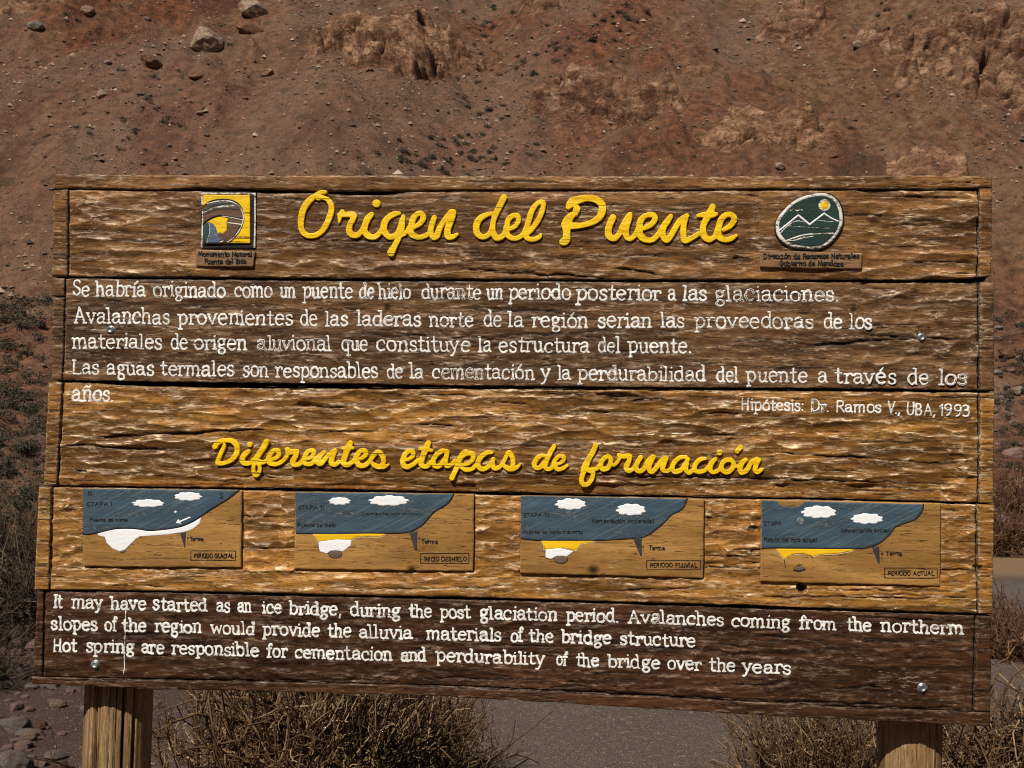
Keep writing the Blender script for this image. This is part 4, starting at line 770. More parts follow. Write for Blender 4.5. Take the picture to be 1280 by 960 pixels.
layer(e1, 'bridge_outline', 4.9, SIL, lines=[LN(f, '180,205 300,178 420,178 500,212 548,265 573,345 560,420 530,490 470,570 405,622', .8), LN(f, '400,412 470,420 548,432', .8), LN(f, '345,340 430,352 560,380', .45)], g=.45, rough=.2)
layer(e1, 'waterfall_shape', 4.5, TEAL, [f('132,440 190,400 215,440 195,560 180,631 132,631')], g=.45)
layer(e1, 'waterfall_shape', 4.7, STEELB, [f('190,400 240,418 272,465 288,530 300,562 335,590 310,631 182,631 195,560 208,500 200,440')], g=.45)
layer(e1, 'waterfall_outline', 4.9, SIL, lines=[LN(f, '195,415 208,470 200,540 182,590 176,628', .5), LN(f, '270,540 330,575 350,600 320,622', .6), LN(f, '345,620 395,560 400,540', .5)], g=.45, rough=.2)
n1 = plaque_mesh('name_plate', [(246.3, 312.3), (319.5, 314.6), (317, 334.2), (245.8, 333)], 3.2, PLQ2, label='small wooden plate under the yellow emblem')
words_layer(n1, 3.9, INK, [('Monumento Natural', 248.6, 316.4, 320.9, 3.9, .56), ('Puente del Inca', 256, 309.5, 329.9, 4.0, .58)])
f = scal(940, 232, 8.533)
ov = f(' '.join('%f,%f' % tuple(q) for q in catmull([(250, 420), (270, 350), (335, 268), (425, 180), (540, 122), (640, 93), (760, 82), (850, 108), (922, 178), (957, 270), (967, 380), (942, 470), (892, 552), (822, 624), (740, 672), (620, 684), (480, 672), (380, 642), (310, 592), (262, 520)], True, 3)))
layer_bk = [(oc0[0]+(x-oc0[0])*1.035+.3, oc0[1]+(y-oc0[1])*1.035+.3) for oc0 in [f('608,385')[0]] for x, y in ov]
layer(sign, 'emblem_backing', 1.9, BLK, [layer_bk], rough=.3, foot=-3)
e2 = layer(sign, 'mountain_emblem', 3.0, SIL, [ov], rough=.25, foot=-3, lab='dark green oval emblem with mountains and a yellow sun', bev=1.2, bevw=1.2)
oc = f('608,385')[0]
inn = [(oc[0]+(x-oc[0])*.90-.1, oc[1]+(y-oc[1])*.90-.2) for x, y in ov]
layer(e2, 'green_ground', 3.5, GREEN, [inn], rough=.15, bev=.6)
layer(e2, 'mountain_line', 4.1, SNOWP, lines=[LN(f, '292,482 490,322', 1.05), LN(f, '490,322 610,420', 1.15), LN(f, '610,420 765,303', 1.15), LN(f, '765,303 840,352 912,385', .85)], g=.45, rough=.2)
layer(e2, 'hill_line', 4.0, SIL, lines=[LN(f, '300,512 360,450 430,398 500,380', .5), LN(f, '368,592 440,565 560,530 700,522 862,515', .95), LN(f, '440,592 560,562 650,545', .55), LN(f, '385,590 440,590 560,548', .5), LN(f, '470,378 560,395 ', .3), LN(f, '700,378 860,392', .3), LN(f, '330,430 620,452 860,462', .25)], g=.45, rough=.2)
layer(e2, 'bird_shape', 4.0, SIL, lines=[LN(f, '408,272 436,258 462,266 480,276 505,262 532,268', .75)], g=.45, rough=.2)
sun_c = lambda r: f(' '.join('%f,%f' % (768+r*math.cos(a), 217+r*math.sin(a)) for a in np.linspace(0, 6.283, 28, endpoint=False)))
layer(e2, 'sun_ring', 4.2, SIL, [sun_c(64)], g=.45); layer(e2, 'sun_disc', 4.8, YEL, [sun_c(48)], g=.45, bev=.8, bevw=2.5)
n2 = plaque_mesh('name_plate', [(949.5, 313), (1077, 317), (1076, 336.8), (949.8, 334.6)], 3.2, PLQ2, label='long wooden plate under the green emblem')
words_layer(n2, 3.9, INK, [('Dirección de Recursos Naturales', 953.5, 1073.5, 323.4, 3.9, .55), ('Gobierno de Mendoza', 973.5, 1054, 332.6, 4.0, .58)])
# white drip of paint on the bottom plank
Fd = Field(148, 742, 162, 850, .4)
dp = catmull([(156.8, 748, .35), (156, 770, .45), (155.2, 795, .5), (154.2, 820, .6), (154.6, 838, .6), (152.6, 846, .5)], n=8); Fd.line([tuple(q) for q in dp])
Fd.mesh('paint_drip', ztop(.5), zfoot, SIL, planks[4], rough=.35)

# ------------------------------------------------------------------ bolts and posts
mb = NB('galvanised_steel'); ZN = mb.set(mb.ramp(mb.noise(mb.co((60, 60, 60)), 1.0, 3), [(.35, (.20, .215, .22)), (.65, (.46, .48, .49))]), .42, None, metal=.8)
def bolt(px, py, r):
    pr = [(r*1.25, -1.5), (r*1.25, .6), (r*1.1, 1.0), (r*.95, 1.0), (r*.95, 2.2), (r*.82, 3.2), (r*.62, 3.4), (r*.5, 2.7), (r*.2, 2.5), (0.001, 2.5)]
    n = 28; V = []
    h0 = float(HF(px, py))
    for rr, h in pr: V += [PL(px+rr*math.cos(a), py+rr*math.sin(a), h+h0) for a in np.linspace(0, 2*math.pi, n, endpoint=False)]
    Q = []
    for k in range(len(pr)-1):
        for i in range(n): j = (i+1) % n; Q.append((k*n+i, (k+1)*n+i, (k+1)*n+j, k*n+j))
    o = link('bolt', mesh_np('bolt', np.array(V), quads=Q, smooth=True), ZN, sign); return o
for q in [(137.5, 412, 4.3), (1152.5, 421.3, 4.3), (118.3, 831, 4.7), (1153.5, 860.2, 5.2)]: bolt(*q)
kb = NB('grey_knot'); KB = kb.set(kb.ramp(kb.noise(kb.co((90, 90, 90)), 1.0, 4), [(.35, (.05, .06, .07)), (.65, (.22, .24, .26))]), .6)
layer(sign, 'old_bolt_plug', ZP+1.0, KB, [[(1000.2+4.6*math.cos(a), 651.5+5*math.sin(a)) for a in np.linspace(0, 6.28, 18, endpoint=False)]], rough=.5)

POSTM = wood('split_post_wood', (.060, .027, .010), (.250, .145, .062), (.430, .290, .145), (.60, .46, .29), .6, .6, vertical=True, fine=.8)
def post(px, py, wpx, crk, seed):
    d = FW*FPX+RT*(px-CX)-UP*(py-CY); base = P(px, py, -THK); D = (base-CAM)@FW; r = wpx/2*(D+.1)/FPX
    hpx = -THK-(r/.002)*1.0; c = P(px, py, hpx); q = c-CAM; sc_ = 1.0
    u_ = (px-CX)/FPX; dep = q@FW; c = c+HOR*((u_*dep-(q@RT))/(HOR@RT))
    nz, na = 150, 160; z = np.concatenate([np.linspace(-.35, .80, 70), np.linspace(.815, 2.15, 40)]); nz = len(z)
    a = np.linspace(0, 2*math.pi, na, endpoint=False); A, Zz = np.meshgrid(a, z)
    rr = np.full(A.shape, r); dirt_shade = np.zeros(A.shape)
    rr += (fbm(A*6/6.283*4, Zz*.8, 3, seed)-.5)*.006+(vnoise(A*30, Zz*1.2, seed+1)-.5)*.0018
    rr += (fbm(A*1.2+3, Zz*.6, 2, seed+2)-.5)*.008
    for (ang, wdt, dp, drift) in crk:
        aa = ang+drift*(Zz-.85)+(vnoise(Zz*5, Zz*0+ang, seed)-.5)*.05
        dd = np.abs((A-aa+math.pi) % (2*math.pi)-math.pi); m = np.clip(1-dd/wdt, 0, 1); rr -= dp*np.minimum(m*1.6, 1); dirt_shade = np.maximum(dirt_shade, np.clip(m*1.5, 0, 1)*.9)
    V = np.stack([c[0]-SB[0]+rr*np.cos(A), c[1]-SB[1]+rr*np.sin(A), Zz], -1).reshape(-1, 3)
    ids = np.arange(nz*na).reshape(nz, na); Q = np.stack([ids[:-1], np.roll(ids, -1, 1)[:-1], np.roll(ids, -1, 1)[1:], ids[1:]], -1).reshape(-1, 4)
    V = np.vstack([V, [[c[0]-SB[0], c[1]-SB[1], z[-1]], [c[0]-SB[0], c[1]-SB[1], z[0]]]]); n = nz*na
    T = [(ids[-1, i], ids[-1, (i+1) % na], n) for i in range(na)]+[(ids[0, (i+1) % na], ids[0, i], n+1) for i in range(na)]
    me = mesh_np('post', V, tris=T, quads=Q, smooth=True, attrs={'ridge': np.append((vnoise(A*12, Zz*2, seed+4) > .6).ravel()*.5, [0, 0]), 'dirt_shade': np.append(dirt_shade.ravel(), [0, 0])})
    o = link('post', me, POSTM, sign); return o
# angles measured round the post, -pi/2 faces the viewer
o = post(147.5, 905, 81.5, [(-1.98, .085, .03, .16), (-1.85, .03, .012, .22), (-1.12, .05, .02, -.02), (-.80, .045, .022, .03), (-1.55, .018, .006, .02), (-2.5, .02, .006, .0), (-2.2, .015, .005, .05), (-1.35, .015, .005, 0)], 5); o['label'] = 'left round post with long drying cracks'
o = post(1137, 940, 74, [(-.95, .02, .01, .02), (-1.9, .012, .003, 0), (-.55, .04, .012, .02)], 9); o['label'] = 'right round post with a brown streak'
# ------------------------------------------------------------------ terrain
def gz(x, y):
    """ground height near the sign: gravel flat, rougher bank to the left"""
    x = np.asarray(x, float); y = np.asarray(y, float)
    b = sstep(-1.6, -3.6, x+0*y)*sstep(4, 7, y)
    return (fbm(x*.35, y*.35, 3, 91)-.5)*.12+b*((fbm(x*.9, y*.9, 3, 92)-.35)*.35)+sstep(16, 60, y)*.5-sstep(17.5, 21, y)*(1-sstep(34, 40, y))*1.2
def hz(x, y):
    """red mountainside: steep scree with gullies and ribs"""
    x = np.asarray(x, float); y = np.asarray(y, float)
    t = np.clip(y-41, 0, None)
    base = -1.0+.5*t*t/(t+14)*1.0+.29*t*sstep(0, 40, t)
    base = base*(1-0.0)
    g = -2.2*np.exp(-((x+3.0-(y-80)*.02)/4.0)**2)*sstep(60, 80, y)
    g += -1.6*np.exp(-((x+24+(y-95)*-1.1)/3.5)**2)*sstep(55, 75, y)
    und = (fbm(x/22+4, y/30, 3, 95)-.5)*6*sstep(45, 70, y)+(fbm(x/7, y/7, 3, 96)-.5)*1.7*sstep(42, 55, y)
    fine = (fbm(x/1.3, y/1.3, 4, 97)-.5)*.60
    rock = np.clip(ridged(x/5, y/4, 5, 98)-.60, 0, 1)*3.2*sstep(.46, .60, fbm(x/16, y/16, 2, 99)); und = und+(ridged(x/11+y*.03, y/40, 3, 195)-.6)*2.2*sstep(45, 70, y)
    return base+g+und+fine+rock-sstep(130, 200, y)*0
def hit(px, py, f=hz, y0=42.0, y1=170.0):
    d = FW*FPX+RT*(px-CX)-UP*(py-CY); d = d/d[1]; ys = np.linspace(y0, y1, 1600)
    P_ = CAM[None]+d[None]*ys[:, None]; z = f(P_[:, 0], P_[:, 1]); k = np.argmax(z >= P_[:, 2]); return np.array([P_[k, 0], P_[k, 1], z[k]])
def on_ground(px, py):
    d = FW*FPX+RT*(px-CX)-UP*(py-CY)
    t = (0-CAM[2])/d[2]
    for _ in range(4):
        q = CAM+d*t; t = (float(gz(q[0], q[1]))-CAM[2])/d[2]
    q = CAM+d*t; return q
def grid(name, xs, ys, f, mat, attrs=None, label=None):
    X, Y = np.meshgrid(xs, ys); Zz = f(X, Y); n = X.size; ids = np.arange(n).reshape(X.shape)
    Q = np.stack([ids[:-1, :-1], ids[:-1, 1:], ids[1:, 1:], ids[1:, :-1]], -1).reshape(-1, 4)
    me = mesh_np(name, np.stack([X, Y, Zz], -1).reshape(-1, 3), quads=Q, smooth=True, attrs={k: g(X, Y).ravel() for k, g in (attrs or {}).items()})
    return tag(link(name, me, mat), kind='structure')
def spaced(a, b, n, lo, hi, m, p=1.8):
    t = np.linspace(0, 1, m+1)[1:]**p
    return np.concatenate([(a-(a-lo)*t)[::-1], np.linspace(a, b, n), b+(hi-b)*t])

b = NB('red_scree')
c1 = b.co((1, 1, 1)); n1 = b.noise(c1, .16, 5, .6); n2 = b.noise(c1, 1.6, 5, .65); n3 = b.noise(c1, 7, 4, .7); v = b.vor(c1, 4.5); sp = b.noise(c1, 14, 2, .5)
col = b.ramp(n2, [(.34, (.046, .0150, .0075)), (.50, (.132, .0465, .0225)), (.66, (.210, .082, .041))])
col = b.mix(b.attr('tan'), col, b.ramp(n2, [(.32, (.078, .037, .020)), (.68, (.215, .118, .067))]))
col = b.mix(b.attr('grey'), col, b.ramp(n3, [(.34, (.080, .045, .028)), (.66, (.250, .165, .112))]))
fan = b.noise(b.co((.055, .018, .018), (0, 0, R_(28))), 1.0, 4, .55, .4)
col = b.mix(b.ramp(fan, [(.52, 0.0), (.66, .38)]), col, b.ramp(n3, [(.3, (.082, .045, .033)), (.7, (.215, .140, .102))]))
col = b.mix(b.ramp(b.noise(b.co((.16, .05, .05), (0, 0, R_(-30))), 1.0, 4, .6), [(.36, .55), (.46, 0.0)]), col, (.058, .026, .016))
col = b.mix(b.ramp(sp, [(.66, 0.0), (.70, .6)]), col, (.30, .21, .15))
col = b.mix(b.ramp(n3, [(.33, .55), (.43, 0.0)]), col, (.045, .028, .02))
col = b.mix(b.ramp(b.vor(c1, 1.5).outputs['Color'], [(.80, 0.0), (.84, .45)]), col, (.05, .035, .022))
SCREE = b.set(col, .95, b.bump(b.math('ADD', b.math('MULTIPLY', n3, .8), b.math('MULTIPLY', n2, 1.2)), .9, .22), spec=.15)
b = NB('gravel_ground')
c1 = b.co((1, 1, 1)); v = b.vor(c1, 42); n1 = b.noise(c1, 1.1, 4, .6); n3 = b.noise(c1, 60, 4, .7); v2 = b.vor(c1, 130)
col = b.ramp(n1, [(.35, (.100, .067, .049)), (.65, (.142, .101, .078))])
col = b.mix(.5, col, b.ramp(v2.outputs['Color'], [(.1, (.06, .045, .036)), (.6, (.14, .108, .09)), (.95, (.26, .21, .175))]), 'MIX')
col = b.mix(b.ramp(v.outputs['Color'], [(.80, 0.0), (.84, .5)]), col, (.24, .185, .15))
col = b.mix(b.attr('tan'), col, (.30, .19, .098)); col = b.mix(b.attr('grey'), col, (.15, .13, .118)); col = b.mix(b.attr('soil'), col, b.ramp(n3, [(.35, (.045, .028, .021)), (.7, (.13, .082, .062))]))
GRAV = b.set(col, .95, b.bump(b.math('ADD', b.math('MULTIPLY', v2.outputs['Distance'], -1.2), n3), .8, .012), spec=.2)

nz_ = lambda X, Y, s, k: fbm(X/s, Y/s, 3, k)
def at_px(X, Y, Zv):   # image position of terrain points, used once to lay the colour belts of the slope where they lie
    d = np.stack([X, Y, Zv], -1)-CAM; w_ = d@FW; return CX+FPX*(d@RT)/w_, CY-FPX*(d@UP)/w_
# colour belts described in slope coordinates
def tanf(X, Y):
    s = X*.75+Y*.65
    a = np.exp(-((X-6*1.0+34-(Y-88)*1.25)/9)**2)*.0
    t = .5*sstep(.52, .66, nz_(X, Y, 9, 120))+.55*np.exp(-((X+40)/7)**2)*sstep(85, 100, Y)+.6*np.exp(-((X-22)/9)**2)*(1-sstep(96, 108, Y))+.75*np.exp(-((X-38)/10)**2)+.5*np.exp(-((X+14)/9)**2)*(1-sstep(84, 92, Y))
    return np.clip(t*(.55+.9*nz_(X, Y, 3, 121))+.9*strk(X, Y), 0, 1)
def strk(X, Y): return sstep(.50, .68, fbm((X-Y*.75)/2.6, (X*.75+Y)/30, 4, 220))*(1-sstep(4, 14, X))+sstep(.52, .70, fbm((X+Y*.15)/2.2, Y/34, 4, 222))*sstep(4, 14, X)
def greyf(X, Y):
    t = .8*np.exp(-((X+6)/8)**2)*(1-sstep(80, 90, Y))+.8*np.exp(-((X+30-(Y-82)*1.3)/2.4)**2)+.75*np.exp(-((X+37)/8)**2)*(1-sstep(66, 78, Y))+.5*sstep(.60, .72, nz_(X, Y, 6, 130))
    return np.clip(t*(.3+1.2*nz_(X*2, Y, 2.5, 131)), 0, .45)
grid('hillside', spaced(-52, 52, 500, -330, 330, 34), np.concatenate([np.linspace(40, 64, 70), np.linspace(64.2, 124, 360), 124+(420-124)*np.linspace(0, 1, 30)[1:]**1.6]), hz, SCREE, {'tan': tanf, 'grey': greyf})
road = lambda X, Y: sstep(10.2, 10.8, Y)*(1-sstep(13.6, 14.4, Y))*.8
tans = lambda X, Y: sstep(14.3, 15.4, Y)*(1-sstep(17.6, 18.6, Y))*sstep(-2, 2, X)*.85
soil = lambda X, Y: np.clip(sstep(-1.0, -2.3, X)*(1-sstep(14, 20, Y))*1.0+sstep(18, 21, Y), 0, 1)
grid('ground', spaced(-9, 9, 150, -330, 330, 26, 3), np.concatenate([np.linspace(-60, 0, 12)[:-1], np.linspace(0, 3, 12)[:-1], np.linspace(3, 22, 170), np.linspace(22.3, 60, 70)]), gz, GRAV, {'tan': tans, 'grey': road, 'soil': soil})

# unseen valley side behind the camera, added to block sky reflection and fill
back = lambda X, Y: -1.5+np.clip(-22-Y, 0, None)*.62+(fbm(X/30, Y/30, 3, 210)-.5)*9*sstep(-25, -60, Y)
grid('unseen_valley_side', np.linspace(-260, 260, 90), np.linspace(-190, -16, 50), back, SCREE, {'tan': lambda X, Y: nz_(X, Y, 15, 211)*.6, 'grey': lambda X, Y: nz_(X, Y, 9, 212)*.4})
# ------------------------------------------------------------------ rock outcrops on the slope
def rockmat(name, a, c, d, sc=1.0):
    b = NB(name); c1 = b.co((1, 1, 1.8)); n2 = b.noise(c1, .9*sc, 6, .68, .5); n3 = b.noise(c1, 5*sc, 5, .7)
    col = b.ramp(n2, [(.30, a), (.50, c), (.70, d)]); col = b.mix(b.ramp(n3, [(.36, .9), (.48, 0.0)]), col, tuple(x*.3 for x in a))
    col = b.mix(b.ramp(b.noise(c1, .35*sc, 3, .5), [(.50, 0.0), (.66, .55)]), col, (.145, .062, .035))
    return b.set(col, .9, b.bump(b.math('ADD', n3, b.math('MULTIPLY', n2, 2.0)), .8, .12/sc), spec=.2)
ROCKT = rockmat('tan_cliff_rock', (.042, .017, .009), (.205, .105, .058), (.48, .29, .175))
ROCKO = rockmat('ochre_cliff_rock', (.046, .019, .010), (.230, .118, .063), (.50, .30, .175))
ROCKD = rockmat('brown_cliff_rock', (.036, .015, .008), (.185, .093, .053), (.42, .25, .152))
BOUL = rockmat('pale_boulder_rock', (.14, .090, .060), (.29, .205, .145), (.47, .36, .27), 3)
STON = rockmat('grey_stone_rock', (.10, .08, .07), (.20, .165, .145), (.33, .29, .26), 9)
PINK = rockmat('pink_stone_rock', (.15, .09, .075), (.25, .16, .135), (.36, .26, .23), 9)
def outcrop(label, px, py, wpx, hpx, amp, mat, seed, tilt=0.0, step=.11):
    c = hit(px, py); D = np.linalg.norm(c-CAM); k = D/FPX; hw = wpx*k/2; hh = hpx*k/2; amp *= 1.2
    # tangent frame of the slope
    nrm = np.array([0, -.62, .78]); up = np.array([0, .78, .62]); sx = np.array([1.0, 0, 0])
    stretch = 1.0/max(.35, float(up@UP)); hh *= stretch
    nx, ny = int(2*hw/step), int(2*hh/step); u, v = np.meshgrid(np.linspace(-1.15, 1.15, nx), np.linspace(-1.15, 1.15, ny))
    X = u*hw; Y = v*hh; ct, st_ = math.cos(tilt), math.sin(tilt); Xr = X*ct-Y*st_; Yr = X*st_+Y*ct
    wx = c[0]+Xr; wy = c[1]+Yr*up[1]
    edge = np.hypot(u, v)+(fbm(Xr/2.4+seed, Yr/2.4, 4, seed)-.5)*1.3
    m = 1-sstep(.50, 1.02, edge)
    q = .35*ridged(Xr/7+Yr*.1+seed, Yr/2.6+Xr*.12, 5, seed+1)**1.5*1.6+.5*fbm(Xr/8, Yr/3.2, 4, seed+2)+.16*ridged(Xr/2.2, Yr/.9+Xr*.3, 4, seed+3)
    crk = np.clip(ridged(Xr/5+9, Yr/2.2+.25*Xr, 3, seed+4)-.86, 0, 1)*7
    lump = np.clip(1-.75*(u*u+(v-.1)**2), 0, 1)**.6
    def blocks(sx_, sy_, sk, jit_seed):      # cells with their own level, parted by cracks
        r = np.random.default_rng(jit_seed); A_ = Xr/sx_; B_ = (Yr+sk*Xr)/sy_; f1 = np.full(A_.shape, 9.); f2 = f1.copy(); lv = np.zeros(A_.shape); tx = np.zeros(A_.shape); ty = np.zeros(A_.shape)
        A_ = A_+(fbm(Xr/1.5, Yr/1.5, 2, jit_seed%50)-.5)*.5; B_ = B_+(fbm(Xr/1.2, Yr/1.2, 2, jit_seed%50+4)-.5)*.5
        for i in range(int(A_.min())-1, int(A_.max())+2):
            for j in range(int(B_.min())-1, int(B_.max())+2):
                pa, pb, l_, q1, q2 = i+r.uniform(0, 1), j+r.uniform(0, 1), r.uniform(-1, 1), r.uniform(-1, 1), r.uniform(-1, 1); dd = np.hypot(A_-pa, B_-pb)
                n_ = dd < f1; f2 = np.where(n_, f1, np.minimum(f2, dd)); lv = np.where(n_, l_, lv); tx = np.where(n_, q1*(A_-pa), tx); ty = np.where(n_, q2*(B_-pb), ty); f1 = np.minimum(f1, dd)
        return lv+1.5*tx+1.5*ty, 1-sstep(.03, .20, f2-f1)
    b1, k1 = blocks(4.6, 1.9, .35, seed); b2, k2 = blocks(1.9, .85, .5, seed+50)
    h = amp*(lump*.26+q*.28+.30*b1+.17*b2)-(crk*.5+k1*.95+k2*.34)*(.4+.3*amp)
    h = np.where(h > .62*amp, .62*amp+.25*(h-.62*amp), h)
    H = m*h-(1-m)*.25
    base = hz(wx, wy)
    Xw = wx+nrm[0]*H; Yw = wy+nrm[1]*H; Zw = base+nrm[2]*H
    keep = m > .01
    ids = np.arange(m.size).reshape(m.shape); Q = np.stack([ids[:-1, :-1], ids[:-1, 1:], ids[1:, 1:], ids[1:, :-1]], -1).reshape(-1, 4)
    kq = keep.ravel()[Q].any(1); Q = Q[kq]; us, inv = np.unique(Q.ravel(), return_inverse=True)
    V = np.stack([Xw, Yw, Zw], -1).reshape(-1, 3)[us]-c
    me = mesh_np('rock_outcrop', V, quads=inv.reshape(-1, 4), smooth=False)
    o = link('rock_outcrop', me, mat, loc=tuple(c)); return tag(o, label, 'rock outcrop', 'rock outcrops on the mountainside')
outcrop('big tan rock outcrop high on the slope above the word Origen', 492, 62, 225, 105, 2.9, ROCKT, 301, .05)
outcrop('wide reddish brown outcrop on the slope above the word Puente', 740, 122, 215, 90, 1.9, ROCKD, 307, .1)
outcrop('pale crest of rock at the right end of the reddish outcrop', 808, 116, 95, 48, 1.5, ROCKT, 311, -.05)
outcrop('orange tan outcrop just above the green oval emblem', 965, 158, 190, 66, 1.7, ROCKO, 313, .03)
outcrop('grey brown ledge near the top edge right of centre', 985, 38, 100, 62, 1.4, ROCKD, 317, -.15)
outcrop('large broken crag in the upper right corner', 1215, 88, 215, 165, 2.8, ROCKD, 331, -.45)
outcrop('low rock rib above the right end of the sign', 1168, 204, 95, 36, 1.1, ROCKO, 337, -.05)
outcrop('dark rock knob at the top edge over the title', 668, 10, 70, 40, 1.0, ROCKD, 341, .3)
outcrop('small rocky ledge at the top left corner', 42, 6, 80, 26, .8, ROCKT, 347, .2)
outcrop('sunlit ochre ledge beside the reddish outcrop', 872, 92, 75, 34, 1.1, ROCKO, 351, -.3)

# ------------------------------------------------------------------ boulders and stones
def stone_mesh(name, seed, sub=3, cuts=9, flat=.8):
    r = np.random.default_rng(seed); bm = bmesh.new(); bmesh.ops.create_icosphere(bm, subdivisions=sub, radius=1)
    pl_ = [(v/np.linalg.norm(v), r.uniform(.58, .95)) for v in r.normal(size=(cuts, 3))]
    for v in bm.verts:
        p = np.array(v.co); 
        for n_, d_ in pl_:
            e = p@n_-d_
            if e > 0: p = p-n_*e*.93
        k = 1+.10*(mnoise.noise(Vector(p*2.1+seed))+.5*mnoise.noise(Vector(p*5.3+seed)))
        v.co = Vector((p[0]*k, p[1]*k*.85, p[2]*k*flat))
    me = bpy.data.meshes.new(name); bm.to_mesh(me); bm.free(); return me
SM = [stone_mesh('boulder', 50+i, 3, 11) for i in range(4)]
for i, m_ in enumerate(SM): m_.materials.append([BOUL, ROCKT, BOUL, ROCKD][i])
def boulder(label, px, py, wpx, k, sz=.62, rot=0.0, near=False, mat=None, cat='boulder'):
    c = on_ground(px, py) if near else hit(px, py); D = np.linalg.norm(c-CAM); w_ = wpx*D/FPX/2
    me = SM[k]
    if mat is not None: me = SM[k].copy(); me.materials.clear(); me.materials.append(mat)
    o = bpy.data.objects.new('boulder', me); COL.objects.link(o); o.location = (c[0], c[1], c[2]+w_*sz*.35); o.scale = (w_, w_*.9, w_*sz*1.15); o.rotation_euler = (.2, .15, rot)
    return tag(o, label, cat)
boulder('pale split boulder on the upper left slope', 257, 58, 44, 0, .8, .4)
boulder('flat pale boulder above the reddish slab, upper left of centre', 318, 20, 48, 2, .55, 1.2)
boulder('dark red slab just below a flat pale boulder', 311, 40, 38, 3, .5, .2)
boulder('small cream boulder near the top edge on the left', 110, 18, 22, 2, .7, 2.0)
boulder('low tan stone below the split boulder', 247, 98, 24, 1, .5, .5)
boulder('tan angular stone right of the low tan stone', 334, 94, 24, 1, .6, 2.3)
boulder('squat grey stone in the rock field on the left slope', 128, 121, 18, 0, .7, 1.0)
boulder('brown rubble block below and left of the split boulder', 188, 82, 30, 3, .6, .9)
boulder('cream boulder between the small shrubs right of centre', 1073, 58, 17, 2, .6, .3)
boulder('rounded tan boulder high in the upper right crag', 1200, 37, 44, 1, .6, .8)
boulder('small pinkish stone above the long name plate', 1042, 198, 11, 1, .8, .1)
boulder('pale stone block just above the sign top right of the title', 975, 210, 17, 2, .6, .7)
for nm, px, py, w_, k, sz, m_ in [('whitish flat boulder beside the left end of the diagram plank', 12, 718, 54, 0, .55, BOUL), ('pale rounded boulder at the lower left edge', 20, 912, 46, 2, .6, STON), ('large grey boulder in the bottom left corner', 14, 968, 58, 3, .75, STON),
        ('pinkish brown rock left of the left post', 46, 812, 34, 1, .6, PINK), ('pale block resting by the left post', 193, 886, 22, 2, 1.0, BOUL), ('grey angular rock near the left edge, above the bottom boulders', 60, 858, 26, 0, .7, STON),
        ('bluish white stone under the dry bush', 465, 948, 22, 2, .9, BOUL), ('second smaller white stone under the dry bush', 497, 951, 15, 0, .9, BOUL)]:
    boulder(nm, px, py, w_, k, sz, px*.1, True, m_)
# boulder bank to the right of the sign
for nm, px, py, w_, k, m_ in [('dark boulder right of the second plank', 1262, 438, 36, 3, ROCKD), ('pale leaning rock right of the third plank', 1270, 492, 34, 2, BOUL), ('grey pink boulder right of the third plank end', 1262, 560, 46, 0, PINK),
                          ('brown block right of the white text line', 1275, 402, 24, 1, ROCKD), ('low grey boulder right of the diagram plank', 1262, 640, 44, 2, PINK)]:
    d = FW*FPX+RT*(px-CX)-UP*(py-CY); d = d/d[1]; yy = 33.0+(560-py)*.05; q = CAM+d*yy; w2 = w_*yy/FPX/2
# grassy bank that carries the boulders seen past the right end of the sign
def bankz(X, Y): return gz(X, Y)-.3+ (sstep(23, 44, Y)*5.6)*sstep(7.0, 11.0, X-(Y-30)*.05)*(1-sstep(40, 70, X))+(fbm(X/2.5, Y/2.5, 4, 140)-.5)*1.1*sstep(7, 11, X)+(fbm(X/.7, Y/.7, 3, 141)-.5)*.25
def bankl(X, Y): return gz(X, Y)-.3+ (sstep(14, 44, Y)*5.2)*sstep(-4.5, -8.0, X+(Y-20)*.12)*(1-sstep(-40, -70, X))+(fbm(X/2.5, Y/2.5, 4, 142)-.5)*.9+(fbm(X/.6, Y/.6, 3, 143)-.5)*.3
BANK = SCREE
grid('bank', np.linspace(6, 40, 190), np.linspace(21, 48, 150), bankz, BANK, {'tan': lambda X, Y: .2+.5*nz_(X, Y, 2.5, 150), 'grey': lambda X, Y: sstep(.45, .65, nz_(X, Y, 2, 151))*.9})
grid('bank', np.linspace(-34, -3.6, 220), np.linspace(12, 48, 190), bankl, BANK, {'tan': lambda X, Y: .2+.5*nz_(X, Y, 2.5, 152), 'grey': lambda X, Y: sstep(.5, .7, nz_(X, Y, 2, 153))*.6})
def hitany(px, py):
    d = FW*FPX+RT*(px-CX)-UP*(py-CY); d = d/d[1]; ys = np.linspace(4, 170, 3000); Q = CAM[None]+d[None]*ys[:, None]
    x, y, z = Q.T; g = gz(x, y)
    g = np.where((x > 6) & (x < 40) & (y > 21) & (y < 48), np.maximum(g, bankz(x, y)), g); g = np.where((x < -3.6) & (x > -34) & (y > 12) & (y < 48), np.maximum(g, bankl(x, y)), g)
    g = np.where(y > 40, np.maximum(g, hz(x, y)), g); k = np.argmax(g >= z); return np.array([x[k], y[k], g[k]])
def put(mesh, name, px, py, wpx, sz, rot, label, cat, group=None, sink=.3, loc=None):
    c = hitany(px, py) if loc is None else loc; D = np.linalg.norm(c-CAM); w_ = wpx*D/FPX/2
    o = bpy.data.objects.new(name, mesh); COL.objects.link(o); o.location = (c[0], c[1], c[2]+w_*sz*sink); o.scale = (w_, w_*.9, w_*sz); o.rotation_euler = (0, 0, rot)
    return tag(o, label, cat, group)
def mcopy(k, mat): m = SM[k].copy(); m.materials.clear(); m.materials.append(mat); return m
MB_ = [mcopy(3, ROCKD), mcopy(2, BOUL), mcopy(0, PINK), mcopy(1, ROCKD), mcopy(2, STON)]
